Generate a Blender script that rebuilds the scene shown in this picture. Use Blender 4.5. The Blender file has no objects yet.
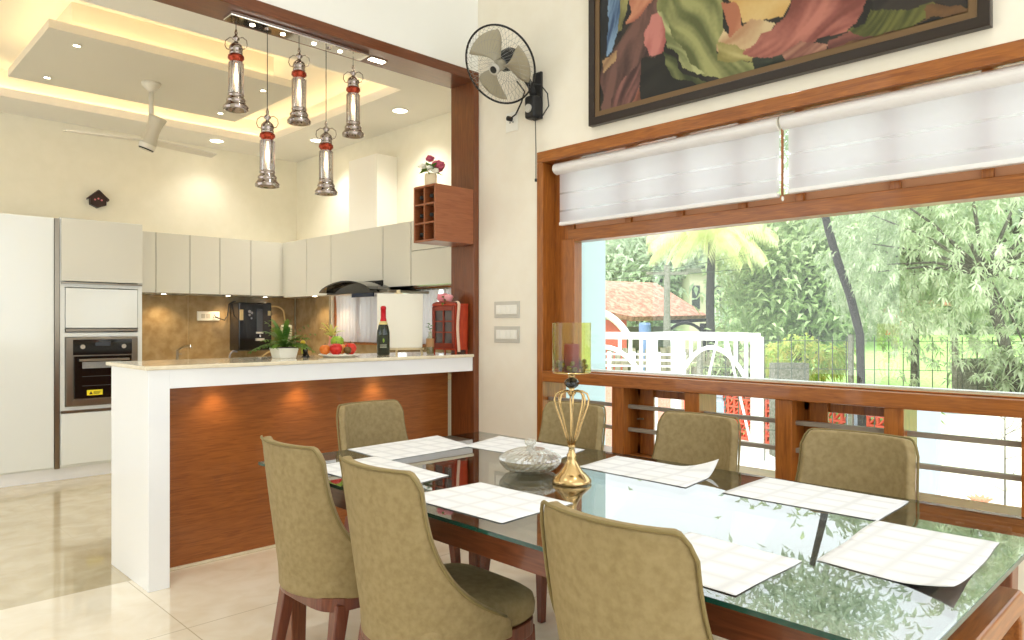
import bpy, bmesh, math, random
from mathutils import Vector, Matrix, noise
R = math.radians; PI = math.pi
sc = bpy.context.scene
COL = sc.collection
random.seed(7)

# ------------------------------------------------------------------ camera, world, exposure
YAW = R(45.55)                      # angle between the bar's direction (+X) and the view
CA, SA = math.cos(YAW), math.sin(YAW)
FPX, CX, CY, EYE = 724.0, 512.0, 325.0, 1.3
cd = bpy.data.cameras.new('camera'); cam = bpy.data.objects.new('camera', cd); COL.objects.link(cam)
cd.sensor_width = 36; cd.sensor_fit = 'HORIZONTAL'; cd.lens = FPX/1024*36; cd.shift_y = 5/1024
cd.clip_start = 0.05; cd.clip_end = 300
cam.location = (0, 0, EYE); cam.rotation_euler = (R(90), 0, YAW-R(90))
sc.camera = cam
sc.view_settings.view_transform = 'Standard'; sc.view_settings.look = 'None'
sc.view_settings.gamma = 1; sc.view_settings.use_curve_mapping = False
sc.view_settings.exposure = 0.27
w = bpy.data.worlds.new('overcast_sky'); sc.world = w; w.use_nodes = True
bg = w.node_tree.nodes['Background']; bg.inputs[0].default_value = (0.95, 0.98, 1.0, 1); bg.inputs[1].default_value = 1.9
sun = bpy.data.lights.new('sun', 'SUN'); sun.energy = 4.5; sun.angle = R(25); sun.color = (1, .97, .9)
so = bpy.data.objects.new('sun', sun); COL.objects.link(so); so.rotation_euler = (R(24), 0, R(-60))
sc.cycles.max_bounces = 8; sc.cycles.diffuse_bounces = 5; sc.cycles.glossy_bounces = 5
sc.cycles.transmission_bounces = 8; sc.cycles.transparent_max_bounces = 24
sc.cycles.caustics_reflective = False; sc.cycles.caustics_refractive = False
sc.cycles.sample_clamp_indirect = 6; sc.cycles.use_denoising = True

def ray(px, py):
    l = (px-CX)/FPX
    return (CA+l*SA, SA-l*CA, (CY-py)/FPX)
def onx(x, px, py):
    r = ray(px, py); t = x/r[0]; return (x, t*r[1], EYE+t*r[2])
def at(d, px, py):
    r = ray(px, py); return (d*r[0], d*r[1], EYE+d*r[2])

# ------------------------------------------------------------------ materials
def lin(c):
    return tuple(((v/255)/12.92 if v/255 <= .04045 else ((v/255+.055)/1.055)**2.4) for v in c)+(1,)
def mat(name, c, rough=.5, metal=0, c2=None, scale=(4, 4, 4), detail=3, ramp=(.35, .65), bump=0, spec=.5, coat=0, emit=None, es=0, nodetype='ShaderNodeTexNoise', dist=0, trans=0, ior=1.45, alpha=1, sub=0):
    m = bpy.data.materials.new(name); m.use_nodes = True
    nt = m.node_tree; b = nt.nodes['Principled BSDF']
    b.inputs['Base Color'].default_value = lin(c); b.inputs['Roughness'].default_value = rough
    b.inputs['Metallic'].default_value = metal; b.inputs['Specular IOR Level'].default_value = spec
    b.inputs['Coat Weight'].default_value = coat; b.inputs['Coat Roughness'].default_value = .05
    b.inputs['Transmission Weight'].default_value = trans; b.inputs['IOR'].default_value = ior
    if emit: b.inputs['Emission Color'].default_value = lin(emit); b.inputs['Emission Strength'].default_value = es
    if c2 or bump:
        tc = nt.nodes.new('ShaderNodeTexCoord'); mp = nt.nodes.new('ShaderNodeMapping'); n = nt.nodes.new(nodetype)
        mp.inputs['Scale'].default_value = scale
        nt.links.new(tc.outputs['Object'], mp.inputs['Vector']); nt.links.new(mp.outputs[0], n.inputs['Vector'])
        n.inputs['Detail'].default_value = detail
        if dist and 'Distortion' in n.inputs: n.inputs['Distortion'].default_value = dist
        if c2:
            cr = nt.nodes.new('ShaderNodeValToRGB')
            cr.color_ramp.elements[0].position, cr.color_ramp.elements[1].position = ramp
            cr.color_ramp.elements[0].color = lin(c); cr.color_ramp.elements[1].color = lin(c2)
            nt.links.new(n.outputs[0], cr.inputs[0]); nt.links.new(cr.outputs[0], b.inputs['Base Color'])
        if bump:
            bp = nt.nodes.new('ShaderNodeBump'); bp.inputs['Strength'].default_value = bump; bp.inputs['Distance'].default_value = .01
            nt.links.new(n.outputs[0], bp.inputs['Height']); nt.links.new(bp.outputs[0], b.inputs['Normal'])
    return m
def glass(name, tint=(255, 255, 255), refl_ior=1.5, rough=0.0, mixmin=0.0, diff=0):
    m = bpy.data.materials.new(name); m.use_nodes = True; nt = m.node_tree
    for n in list(nt.nodes): nt.nodes.remove(n)
    o = nt.nodes.new('ShaderNodeOutputMaterial'); mx = nt.nodes.new('ShaderNodeMixShader')
    t = nt.nodes.new('ShaderNodeBsdfTransparent'); g = nt.nodes.new('ShaderNodeBsdfGlossy'); f = nt.nodes.new('ShaderNodeFresnel')
    ge = nt.nodes.new('ShaderNodeNewGeometry'); mm_ = nt.nodes.new('ShaderNodeMix'); mm_.data_type = 'FLOAT'
    mm_.inputs[2].default_value = refl_ior; mm_.inputs[3].default_value = 1/refl_ior   # same reflectance from either side of the sheet
    nt.links.new(ge.outputs['Backfacing'], mm_.inputs[0]); nt.links.new(mm_.outputs[0], f.inputs[0])
    t.inputs[0].default_value = lin(tint); g.inputs['Roughness'].default_value = rough; f.inputs[0].default_value = refl_ior
    if mixmin:
        a = nt.nodes.new('ShaderNodeMath'); a.operation = 'ADD'; a.inputs[1].default_value = mixmin; a.use_clamp = True
        nt.links.new(f.outputs[0], a.inputs[0]); nt.links.new(a.outputs[0], mx.inputs[0])
    else: nt.links.new(f.outputs[0], mx.inputs[0])
    nt.links.new(t.outputs[0], mx.inputs[1]); nt.links.new(g.outputs[0], mx.inputs[2])
    if diff:
        d = nt.nodes.new('ShaderNodeBsdfDiffuse'); d.inputs[0].default_value = (.9, .9, .86, 1); m2 = nt.nodes.new('ShaderNodeMixShader'); m2.inputs[0].default_value = diff
        nt.links.new(mx.outputs[0], m2.inputs[1]); nt.links.new(d.outputs[0], m2.inputs[2]); nt.links.new(m2.outputs[0], o.inputs[0])
    else: nt.links.new(mx.outputs[0], o.inputs[0])
    return m
def fabric(name, c, alpha, transl=.6):
    """thin cloth: part see-through weave, part diffuse, part light passing"""
    m = bpy.data.materials.new(name); m.use_nodes = True; nt = m.node_tree
    for n in list(nt.nodes): nt.nodes.remove(n)
    o = nt.nodes.new('ShaderNodeOutputMaterial'); a = nt.nodes.new('ShaderNodeMixShader'); b = nt.nodes.new('ShaderNodeMixShader')
    d = nt.nodes.new('ShaderNodeBsdfDiffuse'); tl = nt.nodes.new('ShaderNodeBsdfTranslucent'); tr = nt.nodes.new('ShaderNodeBsdfTransparent')
    d.inputs[0].default_value = lin(c); tl.inputs[0].default_value = lin(c)
    b.inputs[0].default_value = transl; a.inputs[0].default_value = alpha
    nt.links.new(d.outputs[0], b.inputs[1]); nt.links.new(tl.outputs[0], b.inputs[2])
    nt.links.new(b.outputs[0], a.inputs[1]); nt.links.new(tr.outputs[0], a.inputs[2]); nt.links.new(a.outputs[0], o.inputs[0])
    return m
M = {}
M['wall_cream'] = mat('wall_cream', (240, 234, 220), .6, c2=(238, 231, 216), scale=(2, 2, 2))
M['wall_kitchen'] = mat('wall_kitchen', (241, 236, 218), .6, c2=(238, 233, 214), scale=(2, 2, 2))
M['wall_white'] = mat('wall_white', (243, 243, 238), .6)
M['ceiling'] = mat('ceiling_paint', (236, 233, 225), .7)
M['ceil_panel'] = mat('ceiling_panel_paint', (218, 213, 199), .7)
def wood(name, c, c2, axis='y', rough=.3, coat=.3, f=1):
    s = {'x': (1.2, 14, 14), 'y': (14, 1.2, 14), 'z': (14, 14, 1.2)}[axis]
    return mat(name, c, rough, c2=c2, scale=tuple(v*f for v in s), detail=6, ramp=(.3, .7), coat=coat, dist=1.2)
M['beam_x'] = wood('beam_wood_x', (118, 64, 32), (94, 48, 22), 'x')
M['beam_z'] = wood('beam_wood_z', (126, 70, 34), (100, 52, 24), 'z')
M['panel'] = wood('bar_panel_wood', (164, 98, 46), (134, 76, 34), 'x', .3)
M['teak_y'] = wood('teak_y', (172, 104, 42), (130, 72, 26), 'y')
M['teak_z'] = wood('teak_z', (172, 104, 42), (132, 74, 28), 'z')
M['teak_x'] = wood('teak_x', (172, 104, 42), (132, 74, 28), 'x')
M['table_y'] = wood('table_wood_y', (132, 74, 46), (102, 54, 32), 'y')
M['table_z'] = wood('table_wood_z', (142, 82, 50), (106, 56, 34), 'z')
M['chair_wood'] = wood('chair_wood', (124, 64, 40), (92, 44, 28), 'z')
M['khaki'] = mat('khaki_velour', (158, 140, 102), .62, c2=(140, 122, 84), scale=(9, 9, 9), detail=4, ramp=(.3, .7), spec=.3)
M['khaki_pipe'] = mat('khaki_piping', (128, 112, 70), .6)
M['gloss_white'] = mat('gloss_white_cabinet', (234, 239, 239), .12, coat=.5)
M['gloss_beige'] = mat('gloss_greige_cabinet', (220, 219, 209), .14, coat=.5)
M['white_lam'] = mat('white_laminate', (244, 246, 250), .12, coat=.3)
M['white_box'] = mat('white_box', (246, 244, 236), .3)
M['stone'] = mat('cream_stone', (236, 226, 202), .1, c2=(226, 214, 188), scale=(5, 5, 5), coat=.3)
M['backsplash'] = mat('brown_stone_tile', (164, 144, 108), .16, c2=(142, 120, 84), scale=(2.2, 2.2, 2.2), detail=5, coat=.3)
M['joint'] = mat('tile_joint', (205, 190, 150), .5)
M['steel'] = mat('steel', (160, 153, 140), .28, 1)
M['chrome'] = mat('chrome', (225, 220, 214), .06, 1)
M['smoke_chrome'] = mat('smoked_chrome', (160, 148, 140), .08, 1)
M['copper'] = mat('copper_collar', (150, 58, 36), .2, .8)
M['gold'] = mat('gold', (206, 176, 126), .14, 1)
M['black'] = mat('black_gloss', (14, 14, 15), .08, coat=.5)
M['black_matt'] = mat('black_matt', (26, 26, 27), .5)
M['dark_wood'] = mat('dark_wood', (56, 34, 24), .4)
M['plastic_white'] = mat('plastic_white', (240, 238, 230), .3)
M['plastic_edge'] = mat('plastic_edge', (198, 194, 184), .3)
M['fan_white'] = mat('fan_white', (226, 220, 204), .3)
M['fan_blade'] = mat('fan_blade_taupe', (168, 160, 138), .35)
M['wine_wood'] = wood('wine_box_wood', (158, 94, 58), (138, 78, 46), 'x')
M['dark_recess'] = mat('dark_recess', (60, 30, 20), .6)
M['pane'] = glass('window_glass', (250, 253, 252), 1.5)
M['table_glass'] = glass('table_glass', (228, 234, 232), 1.6, 0, .24)
M['glass_edge'] = mat('glass_edge', (10, 62, 52), .1, coat=.5)
M['clear'] = glass('clear_glass', (240, 242, 232), 1.5, 0, .05)
M['amber_glass'] = glass('amber_lustre_glass', (244, 238, 170), 1.4, 0, .03)
M['crystal'] = glass('crystal', (252, 251, 246), 1.8, 0.05, .26, diff=.14)
M['lamp_glass'] = glass('lamp_chimney_glass', (214, 210, 204), 1.7, .03, .30)
M['bulb'] = mat('bulb_glow', (255, 220, 170), .5, emit=(255, 214, 160), es=7)
M['led'] = mat('led_white', (255, 250, 235), .5, emit=(255, 244, 220), es=14)
M['led_small'] = mat('led_small', (255, 250, 235), .5, emit=(255, 244, 220), es=8)
M['cove'] = mat('cove_strip', (255, 210, 140), .5, emit=(255, 224, 168), es=10)
M['mat_cloth'] = mat('placemat_cloth', (240, 238, 230), .75, c2=(226, 224, 216), scale=(9, 9, 9), detail=0)
M['blind'] = fabric('blind_fabric', (236, 235, 240), .12, .52)
M['blind_sheer'] = fabric('blind_sheer', (236, 235, 240), .5, .5)
M['curtain'] = fabric('curtain_sheer', (214, 208, 210), .06, .42)
M['cassette'] = mat('blind_cassette', (236, 234, 234), .35)
M['ext_blue'] = mat('exterior_pale_blue_wall', (186, 210, 216), .7)
M['ext_grey'] = mat('exterior_grey_paint', (166, 176, 190), .7)
M['paving'] = mat('pale_paving', (240, 238, 232), .7, c2=(230, 228, 222), scale=(1.5, 1.5, 1.5))
M['grass'] = mat('grass', (172, 206, 130), .9, c2=(140, 180, 100), scale=(3, 3, 3))
M['white_metal'] = mat('white_metal', (246, 248, 248), .4)
M['terracotta'] = mat('terracotta', (226, 104, 78), .7)
M['roof'] = mat('clay_roof', (206, 150, 132), .8, c2=(160, 108, 92), scale=(1.6, 1.6, 1.6), ramp=(.4, .6))
M['red_wall'] = mat('red_wall', (222, 110, 96), .8)
M['cream_ext'] = mat('cream_render', (224, 214, 190), .8)
M['conc'] = mat('mossy_concrete', (150, 148, 136), .9, c2=(108, 112, 92), scale=(5, 5, 5), detail=5)
M['fence_wood'] = mat('weathered_board', (158, 154, 134), .9, c2=(118, 118, 96), scale=(9, 9, 2), detail=4)
M['wire'] = mat('fence_wire', (88, 96, 84), .6)
M['bark'] = mat('bark', (120, 118, 108), .9, c2=(84, 82, 76), scale=(8, 8, 3))
def leafmat(name, c, c2, tl=.45):
    m = mat(name, c, .45, c2=c2, scale=(1.6, 1.6, 1.6), detail=4, ramp=(.35, .65), spec=.4)
    nt = m.node_tree; b = nt.nodes['Principled BSDF']; o = nt.nodes['Material Output']
    t = nt.nodes.new('ShaderNodeBsdfTranslucent'); mx = nt.nodes.new('ShaderNodeMixShader'); mx.inputs[0].default_value = tl
    cr = [n for n in nt.nodes if n.bl_idname == 'ShaderNodeValToRGB'][0]
    nt.links.new(cr.outputs[0], t.inputs[0]); nt.links.new(b.outputs[0], mx.inputs[1]); nt.links.new(t.outputs[0], mx.inputs[2])
    nt.links.new(mx.outputs[0], o.inputs[0]); return m
M['leaf_mango'] = leafmat('leaf_mango', (168, 188, 146), (214, 222, 196), .4)  # garden tree leaves lightened in place of outdoor haze
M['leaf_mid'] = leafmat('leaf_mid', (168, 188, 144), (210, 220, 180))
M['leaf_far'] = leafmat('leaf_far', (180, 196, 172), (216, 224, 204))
M['leaf_palm'] = leafmat('leaf_palm', (218, 226, 164), (236, 238, 190), .5)
M['leaf_yellow'] = leafmat('leaf_croton', (224, 214, 130), (170, 206, 110))
M['leaf_house'] = leafmat('leaf_house', (74, 116, 48), (126, 154, 66), .3)
M['petal'] = mat('petal_rose', (196, 96, 116), .6, c2=(170, 66, 92), scale=(20, 20, 20))
M['petal_white'] = mat('petal_white', (244, 240, 224), .6)

# ------------------------------------------------------------------ mesh builder
class MB:
    def __init__(s): s.v = []; s.f = []; s.mi = []
    def add(s, vs, fs, mi=0):
        o = len(s.v); s.v += [tuple(p) for p in vs]; s.f += [tuple(i+o for i in f) for f in fs]; s.mi += [mi]*len(fs); return s
    def box(s, x0, x1, y0, y1, z0, z1, mi=0):
        v = [(x, y, z) for z in (z0, z1) for y in (y0, y1) for x in (x0, x1)]
        return s.add(v, [(0, 2, 3, 1), (4, 5, 7, 6), (0, 1, 5, 4), (2, 6, 7, 3), (0, 4, 6, 2), (1, 3, 7, 5)], mi)
    def bar(s, p0, p1, w, h=None, up=(0, 0, 1), w1=None, h1=None, mi=0):
        p0, p1 = Vector(p0), Vector(p1); d = (p1-p0).normalized(); h = h or w; w1 = w1 or w; h1 = h1 or h
        up = Vector(up)
        if abs(d.dot(up)) > .95: up = Vector((1, 0, 0))
        a = d.cross(up).normalized(); b = a.cross(d)
        v = []
        for p, ww, hh in ((p0, w, h), (p1, w1, h1)):
            for i, j in ((-1, -1), (1, -1), (1, 1), (-1, 1)): v.append(p+a*(i*ww/2)+b*(j*hh/2))
        return s.add(v, [(3, 2, 1, 0), (4, 5, 6, 7), (0, 1, 5, 4), (1, 2, 6, 5), (2, 3, 7, 6), (3, 0, 4, 7)], mi)
    def tube(s, pts, r, n=8, caps=True, closed=False, mi=0):
        pts = [Vector(p) for p in pts]; m = len(pts); rr = r if isinstance(r, (list, tuple)) else [r]*m
        v = []; prev = None
        for i, p in enumerate(pts):
            d = (pts[(i+1) % m]-pts[i-1]) if closed else (pts[min(i+1, m-1)]-pts[max(i-1, 0)])
            d = d.normalized()
            if prev is None:
                prev = d.orthogonal().normalized()
            a = (prev-d*prev.dot(d)).normalized(); prev = a; b = d.cross(a)
            for k in range(n):
                t = 2*PI*k/n; v.append(p+(a*math.cos(t)+b*math.sin(t))*rr[i])
        f = []
        for i in range(m if closed else m-1):
            j = (i+1) % m
            for k in range(n):
                k2 = (k+1) % n; f.append((i*n+k, i*n+k2, j*n+k2, j*n+k))
        if caps and not closed: f += [tuple(range(n-1, -1, -1)), tuple((m-1)*n+k for k in range(n))]
        return s.add(v, f, mi)
    def lathe(s, prof, c=(0, 0, 0), n=24, mi=0, wob=None, cap=True):
        v = []; f = []; m = len(prof)
        for (r, z) in prof:
            for k in range(n):
                t = 2*PI*k/n; q = r*(1+(wob(t, z) if wob else 0)); v.append((c[0]+q*math.cos(t), c[1]+q*math.sin(t), c[2]+z))
        for i in range(m-1):
            for k in range(n):
                k2 = (k+1) % n; f.append((i*n+k, i*n+k2, (i+1)*n+k2, (i+1)*n+k))
        if cap:
            if prof[0][0] > 1e-5: f.append(tuple(range(n-1, -1, -1)))
            if prof[-1][0] > 1e-5: f.append(tuple((m-1)*n+k for k in range(n)))
        return s.add(v, f, mi)
    def ball(s, c, r, n=12, sc_=(1, 1, 1), mi=0, wob=0):
        v = []; f = []; h = n//2+1
        for i in range(h+1):
            ph = PI*i/h
            for k in range(n):
                t = 2*PI*k/n; d = Vector((math.sin(ph)*math.cos(t), math.sin(ph)*math.sin(t), -math.cos(ph)))
                q = r*(1+(wob*noise.noise(d*2+Vector(c)*7) if wob else 0))
                v.append((c[0]+d.x*q*sc_[0], c[1]+d.y*q*sc_[1], c[2]+d.z*q*sc_[2]))
        for i in range(h):
            for k in range(n):
                k2 = (k+1) % n; f.append((i*n+k, i*n+k2, (i+1)*n+k2, (i+1)*n+k))
        return s.add(v, f, mi)
    def prism(s, poly, axis, a0, a1, mi=0):
        """poly in the two other axes (cyclic order), extruded along axis"""
        def P(u, w_, a):
            return {'x': (a, u, w_), 'y': (u, a, w_), 'z': (u, w_, a)}[axis]
        n = len(poly); v = [P(u, w_, a0) for u, w_ in poly]+[P(u, w_, a1) for u, w_ in poly]
        return s.add(v, [tuple(range(n-1, -1, -1)), tuple(range(n, 2*n))]+[(i, (i+1) % n, n+(i+1) % n, n+i) for i in range(n)], mi)
    def grid(s, P, nu, nv, mi=0, thick=0):
        v = [Vector(P(i/nu, j/nv)) for j in range(nv+1) for i in range(nu+1)]
        f = [(j*(nu+1)+i, j*(nu+1)+i+1, (j+1)*(nu+1)+i+1, (j+1)*(nu+1)+i) for j in range(nv) for i in range(nu)]
        return s.add(v, f, mi)
    def leaf(s, base, d, L, W, up=(0, 0, 1), droop=.2, mi=0):
        base = Vector(base); d = Vector(d).normalized(); sd = d.cross(Vector(up))
        if sd.length < .05: sd = d.orthogonal()
        sd.normalize(); n = sd.cross(d)
        mid = base+d*L*.45+n*W*.1; tip = base+d*L-Vector((0, 0, L*droop))
        return s.add([base, mid+sd*W/2, tip, mid-sd*W/2], [(0, 1, 2, 3)], mi)
    def build(s, name, m, parent=None, org=None, bevel=0, smooth=False, solid=0, sub=0, seg=2, weld=True):
        if org is None: org = parent['_o'] if (parent is not None and '_o' in parent.keys()) else (0, 0, 0)
        org = Vector(org)
        me = bpy.data.meshes.new(name); me.from_pydata([Vector(p)-org for p in s.v], [], s.f)
        mm = m if isinstance(m, (list, tuple)) else [m]
        for x in mm: me.materials.append(M[x] if isinstance(x, str) else x)
        me.polygons.foreach_set('material_index', s.mi)
        if len(s.v) < 60000 and weld:
            b = bmesh.new(); b.from_mesh(me)
            bmesh.ops.remove_doubles(b, verts=b.verts, dist=1e-5)
            if not sub and len(s.v) < 8000: bmesh.ops.recalc_face_normals(b, faces=b.faces)
            b.to_mesh(me); b.free()
        if smooth: me.polygons.foreach_set('use_smooth', [True]*len(me.polygons))
        o = bpy.data.objects.new(name, me); COL.objects.link(o)
        if parent is not None: o.parent = parent
        else: o.location = org; 
        o['_o'] = tuple(org)
        if solid: k = o.modifiers.new('solid', 'SOLIDIFY'); k.thickness = solid; k.offset = 0
        if bevel: k = o.modifiers.new('bevel', 'BEVEL'); k.width = bevel; k.segments = seg; k.limit_method = 'ANGLE'; k.angle_limit = R(40)
        if sub: k = o.modifiers.new('sub', 'SUBSURF'); k.levels = sub; k.render_levels = sub
        if smooth and (bevel or solid): pass
        return o
def tag(o, label=None, cat=None, group=None, kind=None):
    if label: o['label'] = label
    if cat: o['category'] = cat
    if group: o['group'] = group
    if kind: o['kind'] = kind
    return o
def thing(name, label, cat, org=(0, 0, 0), group=None, rz=0, kind=None):
    o = bpy.data.objects.new(name, None); COL.objects.link(o); o.location = org; o.rotation_euler.z = rz
    o['_o'] = tuple(org) if rz == 0 else (0.0, 0.0, 0.0)
    return tag(o, label, cat, group, kind)
def kids(o): return [c for c in bpy.data.objects if c.parent == o]
def copy_tree(o, parent=None):
    c = o.copy(); COL.objects.link(c); c.parent = parent
    for ch in kids(o): copy_tree(ch, c)
    return c
def struct(name, mb, m, org=None, label=None, **k):
    o = mb.build(name, m, None, org or (0, 0, 0), **k); o['kind'] = 'structure'
    if label: o['label'] = label
    return o
def aim(name, kind, loc, target, energy, color, parent=None, **k):
    l = bpy.data.lights.new(name, kind); l.energy = energy; l.color = color
    for a, b in k.items(): setattr(l, a, b)
    o = bpy.data.objects.new(name, l); COL.objects.link(o)
    o.location = Vector(loc); d = Vector(target)-Vector(loc); o.rotation_euler = d.to_track_quat('-Z', 'Y').to_euler()
    return o

# ------------------------------------------------------------------ shell
XW = 3.341; YB = 3.742; KX = 4.0; KY = 7.56; CEIL = 3.14; TOP = 4.7
def tilemat(name, c, c2, ox, oy, size=.8):
    m = mat(name, c, .07, c2=c2, scale=(1.3, 1.3, 1.3), detail=6, ramp=(.35, .7), coat=.4, dist=.6)
    nt = m.node_tree; b = nt.nodes['Principled BSDF']
    tc = nt.nodes.new('ShaderNodeTexCoord'); mp = nt.nodes.new('ShaderNodeMapping'); br = nt.nodes.new('ShaderNodeTexBrick')
    mp.inputs['Location'].default_value = (-ox, -oy, 0)
    br.offset = 0; br.inputs['Scale'].default_value = 1; br.inputs['Mortar Size'].default_value = .0025
    br.inputs['Brick Width'].default_value = size; br.inputs['Row Height'].default_value = size; br.inputs['Mortar Smooth'].default_value = 0
    nt.links.new(tc.outputs['Object'], mp.inputs[0]); nt.links.new(mp.outputs[0], br.inputs[0])
    cr = [n for n in nt.nodes if n.bl_idname == 'ShaderNodeValToRGB'][0]
    mx = nt.nodes.new('ShaderNodeMix'); mx.data_type = 'RGBA'
    nt.links.new(br.outputs['Fac'], mx.inputs[0]); nt.links.new(cr.outputs[0], mx.inputs[6]); mx.inputs[7].default_value = lin((196, 184, 156))
    nt.links.new(mx.outputs[2], b.inputs['Base Color']); return m
M['tile_dining'] = tilemat('marble_tile_ivory', (240, 232, 214), (230, 218, 194), 1.18, 3.99)
M['tile_kitchen'] = tilemat('marble_tile_beige', (206, 194, 166), (188, 174, 142), 1.18, 3.99)
struct('floor', MB().box(-4, XW+.2, -3, 3.99, -.12, 0), 'tile_dining', label='ivory glossy dining floor tiles')
struct('floor', MB().box(-4, KX+.15, 3.99, KY+.15, -.12, 0), 'tile_kitchen', label='darker beige glossy kitchen floor tiles')

struct('added_wall_left', MB().box(-2.75, -2.6, -3, 3.0, 0, TOP), 'wall_white', label='added unseen white wall dimming the room from the left')  # unseen wall, added to cut the light coming from the left
# window wall (dining): opening y -0.9..3.17, z .50..2.39
WY0, WY1 = -.9, 3.173
b = MB(); b.box(XW, XW+.24, WY1, YB+.03, 0, TOP); b.box(XW, XW+.24, -3, WY0, 0, TOP)
b.box(XW, XW+.24, WY0, WY1, 2.39, TOP); b.box(XW, XW+.24, WY0, WY1, 0, .50)
struct('wall_right', b, 'wall_cream', label='cream window wall of the dining area')
struct('wall_over_opening', MB().box(-4, XW, YB, YB+.226, 3.045, TOP), 'wall_white', label='white wall above the kitchen opening')
struct('wall_kitchen_right', MB().box(KX, KX+.15, 3.75, 4.72, 0, CEIL+.3).box(KX, KX+.15, 6.80, KY+.15, 0, CEIL+.3)
       .box(KX, KX+.15, 4.72, 6.80, 0, 1.12).box(KX, KX+.15, 4.72, 6.80, 1.66, CEIL+.3), 'wall_kitchen', label='cream right wall of the kitchen')
struct('wall_return', MB().box(XW, KX+.15, YB, YB+.22, 0, CEIL+.3), 'wall_kitchen', label='wall closing the kitchen beside the wooden post')
struct('wall_kitchen_back', MB().box(-4, KX+.15, KY, KY+.15, 0, CEIL+.3), 'wall_kitchen', label='cream back wall of the kitchen')
struct('ceiling', MB().box(-4, XW+.24, -3, YB+.226, TOP, TOP+.1), 'wall_white', label='high white dining ceiling')
# kitchen ceiling with tray
TX0, TX1, TY0, TY1 = .45, 3.35, 4.65, 7.02
b = MB(); e = .14
b.box(-4, KX+.15, YB+.226, TY0, CEIL, CEIL+.07); b.box(-4, KX+.15, TY1, KY+.15, CEIL, CEIL+.07)
b.box(-4, TX0, TY0, TY1, CEIL, CEIL+.07); b.box(TX1, KX+.15, TY0, TY1, CEIL, CEIL+.07)
b.box(-4, KX+.15, YB+.2, KY+.15, CEIL+.26, CEIL+.33)
for q in ((-4, KX+.1, YB+.226, TY0-e), (-4, KX+.1, TY1+e, KY+.1)): b.box(q[0], q[1], q[2], q[3], CEIL+.07, CEIL+.26)
for q in ((-4, TX0-e, TY0-e, TY1+e), (TX1+e, KX+.1, TY0-e, TY1+e)): b.box(q[0], q[1], q[2], q[3], CEIL+.07, CEIL+.26)
kc = struct('ceiling', b, 'ceiling', label='kitchen ceiling with a lit recessed tray')
b = MB()
for q in ((TX0-.1, TX1+.1, TY0-.115, TY0-.1), (TX0-.1, TX1+.1, TY1+.1, TY1+.115), (TX0-.115, TX0-.1, TY0, TY1), (TX1+.1, TX1+.115, TY0, TY1)):
    b.box(*q, CEIL+.071, CEIL+.082)
tag(b.build('cove_strip', 'cove', kc), 'glowing warm light strip')
PX0, PX1, PY0, PY1 = 1.09, 2.80, 5.2, 6.44
t = MB().box(PX0, PX1, PY0, PY1, CEIL, CEIL+.055).box(PX0+.16, PX1-.16, PY0+.16, PY1-.16, CEIL+.055, CEIL+.26).build('ceiling_panel', ['ceil_panel'], kc)
b = MB()
for q in ((PX0+.1, PX1-.1, PY0+.1, PY0+.115), (PX0+.1, PX1-.1, PY1-.115, PY1-.1), (PX0+.1, PX0+.115, PY0+.115, PY1-.115), (PX1-.115, PX1-.1, PY0+.115, PY1-.115)):
    b.box(*q, CEIL+.057, CEIL+.067)
b.build('cove_strip', 'cove', kc)
# wooden lining of the opening: beam and post
struct('trim_1', MB().box(-4, XW, YB-.01, YB+.236, 2.98, 3.045), 'beam_x', bevel=.003, label='brown wooden beam over the kitchen opening')
struct('trim_2', MB().box(3.295, XW, YB-.01, YB+.236, 0, 2.98), 'beam_z', bevel=.003, label='brown wooden post beside the bar')
# beam light
def disc_light(name, label, x, y, z, r, group, mrim='plastic_white', strength='led', energy=0, color=(1, .94, .84), ang=120):
    th = thing(name, label, 'ceiling light', (x, y, z), group)
    MB().lathe([(r*1.0, 0), (r*1.22, 0), (r*1.22, -.006), (r*1.0, -.008)], (x, y, z), 20, cap=False).build('rim', mrim, th)
    MB().lathe([(0, -.004), (r, -.004), (r, -.001), (0, -.001)], (x, y, z), 20).build('diffuser', strength, th)
    if energy:
        l = aim('light', 'SPOT', (x, y, z-.03), (x, y, 0), energy, color, spot_size=R(ang), spot_blend=.8, shadow_soft_size=.06)
        l.parent = th; l.location = (0, 0, -.03); l.rotation_euler = (0, 0, 0)
    return th
for x, y, lb in ((2.955, 7.22, 'round ceiling downlight nearest the kitchen back wall'), (3.66, 6.50, 'round ceiling downlight above the white duct box'), (3.66, 5.10, 'round ceiling downlight nearest the wooden post'),
                 (.2, 5.9, 'round ceiling downlight left of the lit tray')):
    disc_light('downlight', lb, x, y, CEIL, .062, 'round downlights in the kitchen ceiling', energy=14 if y > 7 else 34)
for x, y, lb in ((1.29, 5.40, 'tiny ceiling spotlight in the panel corner, nearest top left'), (1.30, 6.25, 'tiny ceiling spotlight in the panel, lower left corner'),
                 (2.59, 6.25, 'tiny ceiling spotlight in the panel, lower right corner behind a pendant'), (2.58, 5.41, 'tiny ceiling spotlight in the panel, corner between two pendants')):
    disc_light('panel_spotlight', lb, x, y, CEIL, .022, 'small spotlights in the tray panel', 'ceil_panel', energy=14)
for x, y, lb in ((.3, 2.6, 'added unseen downlight in the high dining ceiling, near the kitchen and left'), (2.2, 2.6, 'added unseen downlight in the high dining ceiling above the left end of the table'),
                 (.3, .6, 'added unseen downlight in the high dining ceiling above the camera'), (2.2, .6, 'added unseen downlight in the high dining ceiling above the right end of the table')):
    disc_light('downlight', lb, x, y, TOP, .075, 'added unseen downlights in the dining ceiling', energy=70, color=(1, .97, .93), ang=78)  # out-of-view fill lamps, added to brighten the dining area
th = thing('beam_light', 'small square light set flush in the wooden beam right of the pendants', 'ceiling light', (2.6, YB+.13, 2.98))
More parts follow.
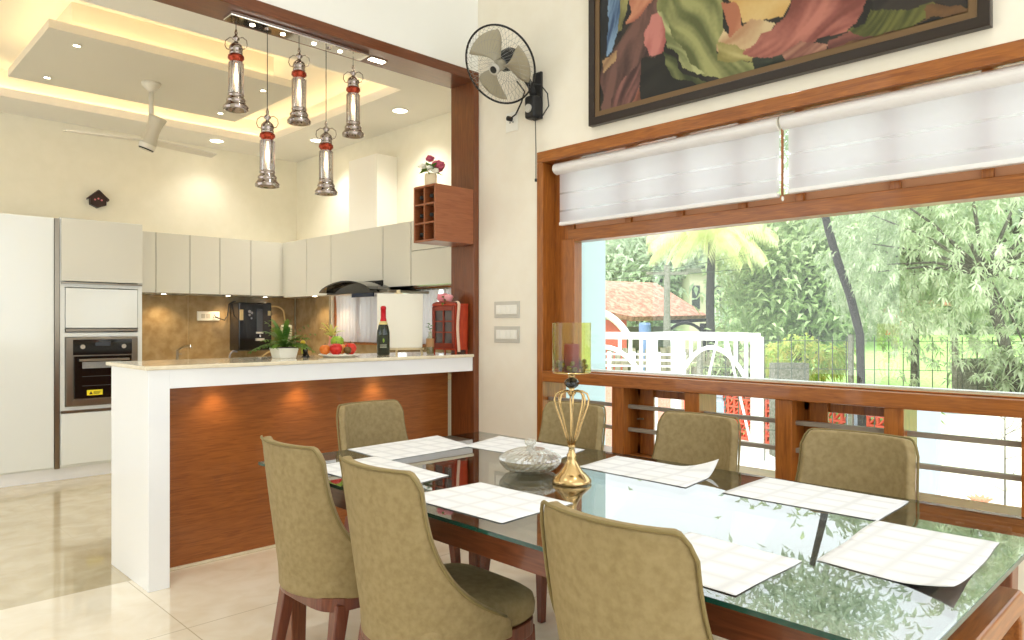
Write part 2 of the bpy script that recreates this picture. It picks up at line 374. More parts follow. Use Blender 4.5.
MB().box(2.54, 2.66, YB+.10, YB+.16, 2.974, 2.98).build('frame', 'steel', th)
MB().box(2.548, 2.652, YB+.108, YB+.152, 2.971, 2.974).build('diffuser', 'led', th)

# ------------------------------------------------------------------ the big window
win = thing('window_1', 'wide teak framed window of the dining area', None, (XW, 1.1, .5), kind='structure')
ty, tz = 'teak_y', 'teak_z'
b = MB().box(XW-.008, 3.56, WY0, WY1, 2.325, 2.395); b.build('top_frame', ty, win, bevel=.003)
b = MB().box(XW-.008, 3.56, 3.123, WY1, .50, 2.325); b.build('side_frame', tz, win, bevel=.003)
b = MB().box(XW-.008, 3.56, WY0, WY0+.05, .50, 2.325); b.build('side_frame', tz, win, bevel=.003)
b = MB().box(XW-.008, 3.56, WY0, 3.123, .50, .555); b.build('bottom_rail', ty, win, bevel=.003)
b = MB().box(3.45, 3.53, 2.965, 3.123, .98, 2.325).box(3.435, 3.45, 2.95, 3.06, 1.0, 1.84); b.build('inner_stile', tz, win, bevel=.004)
b = MB().box(3.44, 3.54, WY0+.05, 3.0, 1.822, 1.90); b.build('transom', ty, win, bevel=.004)
b = MB().box(XW-.012, 3.56, WY0+.05, 3.123, .943, 1.012).box(XW+.05, 3.50, WY0+.05, 3.123, 1.012, 1.02); b.build('window_sill', ty, win, bevel=.004)
MB().box(3.50, 3.56, WY0+.05, 2.96, 1.02, 1.024).build('sill_strip', 'white_metal', win)
for k, y in enumerate((2.55, 2.2, 1.83, 1.53, 1.1, .75, .35, 0, -.4)):
    MB().box(3.45, 3.53, y-.022, y+.022, 1.90, 2.325).build('mullion', tz, win, bevel=.003)
b = MB().box(3.488, 3.494, WY0+.05, 2.965, 1.02, 1.822); b.build('pane', 'pane', win)
b = MB().box(3.488, 3.494, WY0+.05, 2.965, 1.90, 2.325); b.build('pane', 'pane', win)
posts = [(2.50, 2.583), (2.013, 2.10), (1.518, 1.60), (1.03, 1.11), (.535, .615), (.05, .13), (-.44, -.36)]
MB().box(3.47, 3.482, WY0+.05, 2.965, 1.90, 1.945).build('sunshade_strip', mat('pale_brown', (184, 130, 92), .5), win)  # added strip standing in for the outside brick sunshade
for (a, c) in posts: MB().box(XW, 3.52, a, c, .555, .943).build('post', tz, win, bevel=.003)
for k in range(3):
    a, c = posts[2*k+1][1], posts[2*k][0]
    sa = thing('casement_sash', None, None, (3.5, a, .55)); sa.parent = win; sa.location = Vector((3.5, a, .55))-Vector(win.location)
    sa['_o'] = (3.5, a, .55)
    def part(mb, n, m, **kk): return mb.build(n, m, sa, **kk)
    b = MB().box(3.48, 3.52, a, a+.03, .555, .943).box(3.48, 3.52, c-.075, c, .555, .943).box(3.48, 3.52, a, c, .885, .943).box(3.48, 3.52, a, c, .555, .61)
    b.box(3.462, 3.4795, c-.12, c-.03, .556, .942)
    part(b, 'sash_frame', tz, bevel=.003)
    part(MB().box(3.498, 3.502, a+.03, c-.075, .61, .885), 'pane', 'pane')
    part(MB().tube([(3.47, c-.03, .76), (3.43, c-.035, .76), (3.43, c-.075, .765)], .005, 6), 'handle', 'steel')
for z in (.832, .70):
    MB().box(3.385, 3.415, WY0+.05, 3.123, z-.01, z+.012).build('grille_bar', mat('grille_bar_paint', (142, 132, 120), .3), win, bevel=.003)
for (a, c) in ((2.583, 3.123), (1.60, 2.013), (.615, 1.03), (-.36, .05)):
    MB().box(3.515, 3.519, a, c, .555, .943).build('pane', 'pane', win)

# roller blinds
def blind(y0, y1, zb, label, group='banded roller blinds over the window'):
    th = thing('roller_blind', label, 'blind', (3.4, (y0+y1)/2, 2.32), group)
    prof = [(3.36+.045*(1-math.cos(a)), 2.283+.04*math.sin(a)) for a in [R(t) for t in range(-90, 91, 15)]]
    poly = [(3.405, 2.245)]+[(3.405-.045*math.cos(R(t)), 2.283+.036*math.sin(R(t))) for t in range(-80, 81, 16)]+[(3.405, 2.32)]
    MB().prism([(x, z) for x, z in poly], 'y', y0, y1).build('cassette', 'cassette', th, bevel=.003)
    for ya, yb in ((y0-.004, y0), (y1, y1+.004)): MB().prism([(x, z) for x, z in poly], 'y', ya, yb).build('end_cap', 'plastic_white', th)
    n = 26; z1 = 2.25
    bands = [(2.275, 2.13, 0), (2.13, 2.118, 1), (2.118, 2.02, 0), (2.02, 2.008, 1), (2.008, zb, 0)]
    b = MB(); s = MB()
    def P(x, z): return x
    for (za, zc, kind) in bands:
        mbx = s if kind else b
        mbx.grid(lambda u, v, za=za, zc=zc: (3.400+.002*math.sin(u*9), y0+.012+u*(y1-y0-.036), za+(zc-za)*v), n, 2)
    b.grid(lambda u, v: (3.425, y0+.012+u*(y1-y0-.036), 2.28+(zb+.01-2.28)*v), n, 2)
    b.build('blind_fabric', 'blind', th); s.build('sheer_band', 'blind_sheer', th)
    MB().box(3.392, 3.428, y0+.01, y1-.022, zb-.022, zb).build('bottom_bar', 'cassette', th, bevel=.005)
    return th
b1 = blind(1.605, 3.062, 1.945, 'left white banded roller blind, beside the wall fan')
b2 = blind(-.5, 1.585, 1.955, 'right white banded roller blind, running out of the picture')
MB().box(3.405, 3.42, 1.593, 1.600, 1.93, 2.26).build('cord_rail', 'teak_z', b2)
MB().ball((3.41, 1.594, 1.915), .007, 8, (1, 1, 1.8)).build('cord_weight', 'plastic_white', b2)

# ------------------------------------------------------------------ bar counter
th = thing('bar_counter', 'white bar counter with brown wood panel between kitchen and dining area', 'counter', (2.2, 4.0, 0))
XR = 3.293
MB().box(1.2, 1.30, YB, 4.33, 0, 1.08).build('end_panel', 'white_lam', th, bevel=.002)
MB().box(1.30, XR, YB, 4.33, .985, 1.08).build('slab', 'white_lam', th, bevel=.002)
MB().box(1.18, XR, YB-.015, 4.36, 1.08, 1.10).build('worktop', 'stone', th, bevel=.004)
MB().box(1.30, XR, 4.01, 4.05, 0, .985).build('wood_panel', 'panel', th)
MB().box(1.30, XR, 4.0, 4.01, 0, .012).build('floor_strip', 'stone', th)
for k, x in enumerate((1.62, 2.12, 2.66)):
    u = MB().lathe([(.03, 0), (.03, -.006), (.0, -.006)], (x, 3.93, .985), 16).build('under_light', 'led_small', th)
    l = aim('light', 'SPOT', (x, 3.93, .97), (x, 3.985, .6), 2.2, (1, .74, .44), spot_size=R(110), spot_blend=.9, shadow_soft_size=.02)
    l.parent = th; l.location = Vector(l.location)-Vector(th.location)

# ------------------------------------------------------------------ kitchen cabinets
DY = 6.96
def door(mb_args, name, m, th, **k): return MB().box(*mb_args).build(name, m, th, bevel=.002, **k)
th = thing('tall_cabinet', 'tallest plain white gloss cabinet at the far left beside the oven column', 'cabinet', (.9, 7.2, 0), 'tall gloss kitchen cabinets')
MB().box(.40, 1.505, DY+.02, KY, .1, 2.19).build('body', 'gloss_white', th)
door((.40, .95, DY, DY+.018, .115, 2.19), 'door', 'gloss_white', th); door((.955, 1.495, DY, DY+.018, .115, 2.19), 'door', 'gloss_white', th)
MB().box(.40, 1.53, DY+.03, DY+.05, 0, .1).build('plinth', 'white_lam', th)
MB().box(1.500, 1.535, DY-.004, DY+.02, .1, 2.19).build('edge_profile', 'steel', th)
th = thing('tall_cabinet', 'tall plain white cabinet further left, beyond the left picture edge', 'cabinet', (-.2, 7.2, 0), 'tall gloss kitchen cabinets')
MB().box(-.7, .395, DY+.02, KY, .1, 2.19).build('body', 'gloss_white', th)
door((-.7, -.16, DY, DY+.018, .115, 2.19), 'door', 'gloss_white', th); door((-.15, .39, DY, DY+.018, .115, 2.19), 'door', 'gloss_white', th)
MB().box(-.7, .395, DY+.03, DY+.05, 0, .1).build('plinth', 'white_lam', th)
th = thing('oven_column', 'tall kitchen column holding the built in oven', 'cabinet', (1.86, 7.2, 0))
b = MB().box(1.54, 1.575, DY+.005, KY, .1, 2.2).box(2.145, 2.18, DY+.005, KY, .1, 2.2)
b.box(1.575, 2.145, DY+.005, KY, .1, .13).box(1.575, 2.145, DY+.005, KY, .58, .61).box(1.575, 2.145, DY+.005, KY, 1.2, 1.235).box(1.575, 2.145, DY+.005, KY, 1.62, 1.66).box(1.575, 2.145, DY+.005, KY, 2.18, 2.2).box(1.575, 2.145, KY-.02, KY, .1, 2.2)
b.build('body', 'gloss_white', th)
door((1.545, 2.178, DY-.014, DY+.004, 1.67, 2.195), 'door', 'gloss_beige', th)
MB().box(1.545, 2.178, DY-.012, DY, 1.648, 1.662).build('handle', 'steel', th)
door((1.58, 2.14, DY-.004, DY+.012, 1.275, 1.612), 'door', 'gloss_white', th)
MB().box(1.58, 2.14, DY-.006, DY+.01, 1.245, 1.268).build('handle', 'steel', th)
door((1.545, 2.178, DY-.014, DY+.004, .125, .555), 'drawer', 'gloss_white', th)
MB().box(1.545, 2.178, DY-.010, DY+.004, .56, .58).build('handle', 'steel', th)
MB().box(1.53, 2.18, DY+.03, DY+.05, 0, .1).build('plinth', 'white_lam', th)
# oven
th = thing('oven', 'built in black glass oven with steel frame and yellow sticker', 'oven', (1.86, 7.0, .62))
MB().box(1.58, 2.14, DY+.01, DY+.5, .615, 1.195).build('body', 'steel', th)
b = MB().box(1.582, 1.632, DY-.012, DY+.01, .615, 1.19).box(2.092, 2.14, DY-.012, DY+.01, .615, 1.19).box(1.632, 2.092, DY-.012, DY+.01, .615, .665)
b.box(1.632, 2.092, DY-.012, DY+.01, 1.175, 1.19); b.build('frame', 'steel', th, bevel=.002)
MB().box(1.632, 2.092, DY-.014, DY+.008, 1.045, 1.175).build('control_panel', 'black', th)
MB().box(1.80, 1.92, DY-.016, DY-.014, 1.12, 1.15).build('display', mat('display_grey', (60, 66, 74), .2), th)
for x in (1.70, 2.02): MB().tube([(x, DY-.014, 1.115), (x, DY-.036, 1.115)], .019, 16).build('knob', 'chrome', th)
MB().box(1.64, 2.085, DY-.018, DY+.004, .675, 1.035).build('glass_door', 'black', th, bevel=.003)
hd = MB().box(1.67, 2.06, DY-.055, DY-.04, .992, 1.012); hd.box(1.68, 1.70, DY-.05, DY-.015, .994, 1.010).box(2.03, 2.05, DY-.05, DY-.015, .994, 1.010)
hd.build('handle', 'steel', th, bevel=.003)
MB().box(1.70, 2.0, DY-.02, DY-.018, .93, .985).build('reflective_sticker', mat('speckled_label', (90, 92, 94), .3, c2=(190, 190, 190), scale=(60, 60, 60)), th)
MB().box(1.735, 1.855, DY-.0205, DY-.018, .70, .745).build('warning_sticker', mat('yellow_label', (246, 226, 50), .5), th)
b = MB().prism([(1.752, .708), (1.778, .708), (1.765, .735)], 'y', DY-.0215, DY-.0205)
for i, z in enumerate((.73, .721, .712)): b.box(1.785, 1.845-.008*i, DY-.0212, DY-.0205, z-.002, z+.002)
b.build('sticker_print', 'black_matt', th)
b = MB()
for z in (.78, .86): b.box(1.70, 2.02, DY-.0186, DY-.018, z, z+.004)
b.build('rack_lines', mat('oven_rack', (70, 72, 74), .3), th)

# wall cabinets, back wall then right wall
UZ0, UZ1 = 1.60, 2.172; g = 'greige wall cabinets'
xs = [2.20, 2.376, 2.688, 2.98, 3.30, 3.615]
labs = ['narrow wall cabinet on the back wall right beside the oven column', 'second wall cabinet on the back wall from the oven column', 'middle wall cabinet on the back wall above the socket plate',
        'fourth wall cabinet on the back wall, above the black water purifier', 'last wall cabinet on the back wall, next to the corner']
for k in range(5):
    th = thing('wall_cabinet', labs[k], 'cabinet', ((xs[k]+xs[k+1])/2, 7.4, UZ0), g)
    MB().box(xs[k]+.001, xs[k+1]-.001, 7.22, KY, UZ0+.03, UZ1).build('body', 'gloss_beige', th)
    door((xs[k]+.003, xs[k+1]-.003, 7.20, 7.218, UZ0+.005, UZ1), 'door', 'gloss_beige', th)
    MB().box(xs[k]+.003, xs[k+1]-.003, 7.215, 7.24, UZ0, UZ0+.03).build('bottom_profile', 'steel', th)
th = thing('wall_cabinet', 'corner wall cabinet where back and right kitchen walls meet', 'cabinet', (3.8, 7.3, UZ0), g)
MB().box(3.655, KX, 7.18, 7.218, UZ0+.01, UZ1).box(3.617, KX, 7.218, KY, UZ0+.01, UZ1).build('body', 'gloss_beige', th)
ys = [(7.175, 6.70, UZ0, 'right wall cabinet nearest the corner'), (6.695, 6.222, UZ0, 'right wall cabinet between the corner and the cooker hood'),
      (6.217, 5.345, 1.705, 'wide wall cabinet directly above the cooker hood'), (5.340, 4.935, 1.64, 'right wall cabinet just right of the cooker hood')]
for (y1, y0, zb, lb) in ys:
    th = thing('wall_cabinet', lb, 'cabinet', (3.82, (y0+y1)/2, zb), g)
    MB().box(3.67, KX, y0+.001, y1-.001, zb, UZ1+.0).build('body', 'gloss_beige', th)
    door((3.65, 3.668, y0+.003, y1-.003, zb-.01, UZ1), 'door', 'gloss_beige', th)
th = thing('wall_cabinet', 'flap fronted wall cabinet partly behind the small wine rack', 'cabinet', (3.82, 4.6, 1.64), g)
MB().box(3.67, KX, 4.20, 4.93, 1.64, UZ1).build('body', 'gloss_beige', th)
door((3.65, 3.668, 4.20, 4.928, 1.63, 1.915), 'flap_door', 'gloss_beige', th); door((3.65, 3.668, 4.20, 4.928, 1.922, UZ1), 'flap_door', 'gloss_beige', th)
tag(MB().box(3.775, KX, 5.62, 6.10, UZ1, 2.88).build('duct_box', 'white_box', None, (3.88, 5.86, UZ1), bevel=.002), 'white boxed chimney duct standing on the wall cabinets', 'duct')
# under cabinet lights
for x, y, lb in ((2.50, 7.36, 'small under cabinet spotlight above the tap'), (3.13, 7.36, 'small under cabinet spotlight above the water purifier'), (3.55, 7.40, 'small under cabinet spotlight right of the water purifier'),
                 (3.83, 6.85, 'small under cabinet spotlight at the right wall corner'), (3.80, 6.42, 'small under cabinet spotlight nearest the cooker hood')):
    th = thing('cabinet_spotlight', lb, 'light', (x, y, UZ0), 'spotlights under the wall cabinets')
    MB().lathe([(0, .0), (.03, .0), (.03, .012), (0, .012)], (x, y, UZ0), 14).build('housing', 'steel', th)
    MB().lathe([(0, -.003), (.022, -.003), (.022, 0), (0, 0)], (x, y, UZ0), 14).build('diffuser', 'led_small', th)
    l = aim('light', 'SPOT', (0, 0, -.02), (0, .05, -.4), 8, (1, .72, .42), spot_size=R(120), spot_blend=.8, shadow_soft_size=.03); l.parent = th
# base cabinets and worktop
for k, (x0, x1, lb) in enumerate(((2.19, 2.79, 'base cabinet beside the oven column, behind the bar'), (2.80, 3.39, 'base cabinet under the purifier, behind the bar'))):
    th = thing('base_cabinet', lb, 'cabinet', ((x0+x1)/2, 7.25, 0), 'base cabinets behind the bar')
    MB().box(x0, x1, 7.0, KY, .1, .86).build('body', 'gloss_white', th); door((x0+.003, x1-.003, 6.98, 6.999, .11, .85), 'door', 'gloss_white', th)
    MB().box(x0, x1, 7.03, 7.05, 0, .1).build('plinth', 'white_lam', th)
for k, (y0, y1, lb) in enumerate(((6.39, 6.97, 'base cabinet on the right wall near the corner'), (5.78, 6.38, 'base cabinet on the right wall left of the hob'), (5.17, 5.77, 'base cabinet under the hob'), (4.55, 5.16, 'base cabinet on the right wall nearest the bar'))):
    th = thing('base_cabinet', lb, 'cabinet', (3.7, (y0+y1)/2, 0), 'base cabinets along the right wall')
    MB().box(3.42, KX, y0, y1, .1, .86).build('body', 'gloss_white', th); door((3.40, 3.419, y0+.003, y1-.003, .11, .85), 'door', 'gloss_white', th)
    MB().box(3.45, 3.47, y0, y1, 0, .1).build('plinth', 'white_lam', th)
tag(MB().box(2.185, KX, 6.96, KY, .86, .90).box(3.38, KX, 4.5, 6.96, .86, .90).build('worktop', 'stone', None, (3, 7.2, .86), bevel=.004), 'cream stone worktop along the kitchen walls', 'worktop')
# backsplash
th = thing('backsplash', 'glossy brown stone splashback below the wall cabinets', 'backsplash', (3.1, 7.55, .9))
jx = [2.19, 2.795, 3.40, 3.965]
for k in range(3): MB().box(jx[k]+.002, jx[k+1]-.002, 7.535, KY, .9, UZ0).build('tile_panel', 'backsplash', th)
MB().box(2.19, 3.96, 7.538, KY, .9, UZ0).build('joint', 'joint', th)
MB().box(3.975, KX, 7.10, 7.53, .9, UZ0).box(3.975, KX, 6.81, 7.095, .9, UZ0).build('tile_panel', 'backsplash', th)
tag(MB().box(3.985, KX, 4.3, 6.80, .9, 1.115).build('low_backsplash', 'backsplash', None, (4, 5.5, .9)), 'low brown stone upstand under the kitchen window', 'backsplash')
# kitchen window
kw = thing('window_2', 'curtained kitchen window on the right wall', None, (KX, 5.76, 1.12), kind='structure')
b = MB().box(KX+.03, KX+.08, 4.72, 6.80, 1.12, 1.16).box(KX+.03, KX+.08, 4.72, 6.80, 1.62, 1.66)
for y in (4.72, 5.40, 6.08, 6.76): b.box(KX+.03, KX+.08, y, y+.04, 1.16, 1.62)
b.build('window_frame', 'teak_y', kw); MB().box(KX+.05, KX+.056, 4.72, 6.8, 1.14, 1.64).build('pane', 'pane', kw)
MB().box(KX-.02, KX+.1, 4.72, 6.80, 1.105, 1.12).build('window_sill', 'teak_y', kw)
th = thing('curtain_rod', 'thin steel curtain rod over the kitchen window', 'curtain rod', (3.96, 5.7, 1.63)); MB().tube([(3.962, 4.6, 1.615), (3.962, 6.72, 1.615)], .007, 8).build('rod', 'steel', th)
for y in (4.62, 5.7, 6.70): MB().box(3.962, KX, y-.006, y+.006, 1.61, 1.622).build('bracket', 'steel', th)
def curtain(y0, y1, lb, ph):
    b = MB()
    def P(u, v):
        gth = 1-.25*math.sin(v*PI)*.6
        yc = (y0+y1)/2; y = yc+(y0-yc+(y1-y0)*u)*gth
        return (3.962+.014*math.sin(u*44+ph)*(.5+.5*v)+.004*math.sin(u*90), y, 1.62-v*.49)
    b.grid(P, 90, 10)
    tag(b.build('curtain', 'curtain', None, (3.96, (y0+y1)/2, 1.13), smooth=True), lb, 'curtain', 'sheer white kitchen curtains')
curtain(6.18, 6.66, 'sheer white curtain panel nearest the corner', 0); curtain(5.58, 6.32, 'sheer white curtain panel between hood and easel board', 1)
curtain(4.95, 5.45, 'sheer white curtain panel mostly behind the easel board', 2); curtain(4.45, 4.90, 'sheer white curtain panel beside the red cabinet', 3)
# cooker hood
th = thing('cooker_hood', 'black curved glass cooker hood with steel body under the wall cabinets', 'cooker hood', (3.7, 5.75, 1.58))
b = MB(); arc = [(6.04-.84*i/16, 1.60+.085*math.sin(PI*i/16)**.7) for i in range(17)]
b.grid(lambda u, v: (3.42+.5*v, arc[round(u*16)][0], arc[round(u*16)][1]), 16, 1); b.build('glass_canopy', 'black', th, solid=.012)
b = MB().prism([(y, z-.012) for y, z in arc]+[(arc[-1][0], arc[-1][1]-.02), (arc[0][0], arc[0][1]-.02)], 'x', 3.50, 3.52); b.build('front_glass', 'black', th)
MB().box(3.52, 3.96, 5.08, 6.06, 1.575, 1.598).build('body', 'steel', th, bevel=.004)
MB().box(3.655, 3.94, 5.36, 6.20, 1.60, 1.694).build('motor_box', 'black_matt', th)
MB().box(3.505, 3.518, 5.28, 5.62, 1.545, 1.60).build('control_strip', mat('navy_strip', (30, 44, 70), .2), th)
# hob
th = thing('gas_hob', 'black glass gas hob on the right worktop', 'hob', (3.7, 5.5, .9)); MB().box(3.46, 3.94, 5.18, 5.82, .9, .91).build('glass_plate', 'black', th)
for y in (5.34, 5.66):
    for x in (3.59, 3.81): MB().lathe([(.05, 0), (.055, .02), (.02, .025), (0, .025)], (x, y, .91), 16).build('burner', 'black_matt', th)
# socket plate, purifier
th = thing('socket_plate', 'white double socket plate on the brown splashback', 'socket', (2.99, 7.53, 1.38))
MB().box(2.88, 3.11, 7.518, 7.535, 1.345, 1.44).build('plate', 'plastic_white', th, bevel=.004)
for x in (2.92, 2.97): MB().box(x, x+.04, 7.513, 7.518, 1.37, 1.415).build('switch', 'plastic_edge', th, bevel=.003)
for dx, dz in ((.0, .012), (-.012, -.008), (.012, -.008)): MB().tube([(3.055+dx, 7.517, 1.39+dz), (3.055+dx, 7.512, 1.39+dz)], .005, 8).build('socket_hole', 'black_matt', th)
th = thing('water_purifier', 'black wall mounted water purifier with clear display window', 'water purifier', (3.4, 7.4, 1.05))
MB().box(3.215, 3.575, 7.30, 7.53, 1.03, 1.535).build('body', 'black', th, bevel=.012)
MB().box(3.225, 3.262, 7.293, 7.30, 1.35, 1.46).box(3.53, 3.56, 7.293, 7.30, 1.40, 1.45).build('sticker', mat('cream_label', (196, 176, 130), .5), th)
MB().box(3.405, 3.47, 7.290, 7.302, 1.23, 1.47).build('tank_window', mat('tank_window', (70, 74, 82), .1), th, bevel=.002)
MB().box(3.40, 3.475, 7.286, 7.302, 1.21, 1.228).box(3.395, 3.48, 7.27, 7.302, 1.135, 1.16).build('drip_tray', 'plastic_edge', th)
MB().tube([(3.437, 7.302, 1.195), (3.437, 7.275, 1.195), (3.437, 7.275, 1.175)], .008, 8).build('tap', 'chrome', th)
b = MB()
for x_, z_, r_ in ((3.35, 1.44, .018), (3.375, 1.43, .012), (3.345, 1.41, .012), (3.36, 1.37, .010), (3.52, 1.34, .016)): b.lathe([(0, 0), (r_, 0), (r_, .001), (0, .001)], (0, 0, 0), 8); 
b = MB()
for x_, z_, r_ in ((3.33, 1.44, .016), (3.355, 1.425, .012), (3.33, 1.405, .012), (3.35, 1.37, .010)): b.tube([(x_, 7.2995, z_), (x_, 7.296, z_)], r_, 8)
b.build('printed_flower', mat('print_grey', (150, 150, 156), .4), th)
MB().tube([(3.575, 7.40, 1.29), (3.60, 7.40, 1.29)], .012, 8).build('valve', 'black_matt', th)
tag(MB().tube([(3.055, 7.505, 1.385), (3.08, 7.47, 1.37), (3.14, 7.47, 1.35), (3.18, 7.49, 1.40), (3.2, 7.50, 1.52), (3.25, 7.50, 1.55), (3.27, 7.50, 1.55)], .006, 6).build('power_cord', 'black_matt', None, (3.05, 7.5, 1.38)), 'black power cord from the socket plate to the water purifier', 'cord')
pts = [(3.58, 7.49, 1.30), (3.585, 7.49, 1.40)]+[(3.70-.115*math.cos(R(t)), 7.49, 1.42+.085*math.sin(R(t))) for t in range(15, 170, 12)]+[(3.825, 7.48, 1.30), (3.82, 7.47, 1.15), (3.76, 7.46, 1.06), (3.60, 7.46, 1.00), (3.50, 7.45, .93), (3.47, 7.44, .905)]
tag(MB().tube(pts, .009, 6).build('water_hose', mat('cream_hose', (216, 196, 140), .4), None, (3.6, 7.5, .9)), 'cream looping water hose right of the purifier', 'hose')
tag(MB().tube([(3.25, 7.42, 1.02), (3.20, 7.40, 1.03), (3.16, 7.38, 1.00), (3.14, 7.36, .94), (3.14, 7.35, .90)], .010, 8).build('water_hose', mat('grey_hose', (130, 132, 140), .4), None, (3.15, 7.4, .9)), 'short grey hose below the left side of the purifier', 'hose')
th = thing('kitchen_tap', 'steel swan neck tap on the back worktop left of the purifier', 'tap', (2.72, 7.30, .9))
MB().lathe([(.022, 0), (.022, .03), (.012, .04), (.012, .16)], (2.62, 7.34, .9), 14).build('stem', 'steel', th)
MB().tube([(2.62, 7.34, 1.05), (2.625, 7.32, 1.06), (2.65, 7.24, 1.09), (2.68, 7.16, 1.10), (2.68, 7.15, 1.08)], .011, 8).build('spout', 'steel', th)
MB().box(2.63, 2.66, 7.33, 7.35, 1.01, 1.02).build('lever', 'steel', th)
# birdhouse-like wall ornament
th = thing('wall_ornament', 'small dark wooden house shaped ornament on the kitchen back wall', 'ornament', (1.97, KY, 2.47))
MB().prism([(1.905, 2.48), (2.04, 2.48), (2.04, 2.42), (2.0, 2.405), (1.97, 2.39), (1.94, 2.405), (1.905, 2.42)], 'y', KY-.05, KY).build('body', 'dark_wood', th)
MB().prism([(1.885, 2.478), (1.972, 2.56), (2.06, 2.478), (2.06, 2.462), (1.972, 2.535), (1.885, 2.462)], 'y', KY-.065, KY).prism([(1.905, 2.48), (1.972, 2.535), (2.04, 2.48)], 'y', KY-.05, KY).build('roof', 'dark_wood', th)
for dx in (-.028, 0, .028): MB().ball((1.972+dx, KY-.05, 2.465+(.012 if dx == 0 else 0)), .009, 8, (1, .5, 1)).build('dot', mat('pink_dot', (210, 120, 130), .5), th)

# ceiling fan in the kitchen
fx, fy = 1.90, 5.86
th = thing('ceiling_fan', 'modern white ceiling fan with tilted waisted motor body in the kitchen', 'ceiling fan', (fx, fy, CEIL))
MB().lathe([(.0, 0), (.07, 0), (.065, -.02), (.03, -.055), (.016, -.07)], (fx, fy, CEIL), 24).build('canopy', 'fan_white', th, smooth=True)
MB().tube([(fx, fy, CEIL-.06), (fx, fy, 2.80)], .018, 14).build('rod', 'fan_white', th, smooth=True)
ax = Vector((.285, -.20, 1)).normalized()     # body leans
def ringpt(c, ax, r, n=24):
    a = ax.orthogonal().normalized(); b_ = ax.cross(a); return [c+(a*math.cos(2*PI*k/n)+b_*math.sin(2*PI*k/n))*r for k in range(n)]
def axlathe(prof, c, ax, n=24):
    b = MB(); v = []; f = []
    for (r, z) in prof: v += ringpt(c+ax*z, ax, max(r, 1e-4), n)
    for i in range(len(prof)-1):
        for k in range(n): k2 = (k+1) % n; f.append((i*n+k, i*n+k2, (i+1)*n+k2, (i+1)*n+k))
    b.add(v, f); return b
c0 = Vector((fx-.03, fy+.02, 2.64))
axlathe([(.061, .035), (.053, .09), (.048, .14), (.051, .185), (.062, .235), (.067, .255), (.0, .262)], c0, ax).build('motor_body', mat('fan_grey', (198, 192, 174), .35), th, smooth=True)
axlathe([(.0, .0), (.045, -.002), (.058, .004), (.060, .03), (.062, .036)], c0, ax).build('lower_ring', 'fan_white', th, smooth=True)
axlathe([(.0, -.009), (.050, -.009), (.056, .0), (.04, .002)], c0, ax).build('lens', 'black', th)
rt = Vector((SA, -CA, 0)); fw = Vector((CA, SA, 0))
for d, L in ((Vector((1, .06, 0)), .47), (Vector((-1, .02, 0)), .50)):
    d = d.normalized(); s_ = d.cross(Vector((0, 0, 1)))
    base = Vector((fx-.02, fy+.02, 2.70))
    b = MB(); b.grid(lambda u, v: base+d*(.05+u*L)+s_*((v-.5)*(.13-.03*u))+Vector((0, 0, .012*(v-.5)-.02*u)), 10, 4); b.build('blade', 'fan_white', th, solid=.008)

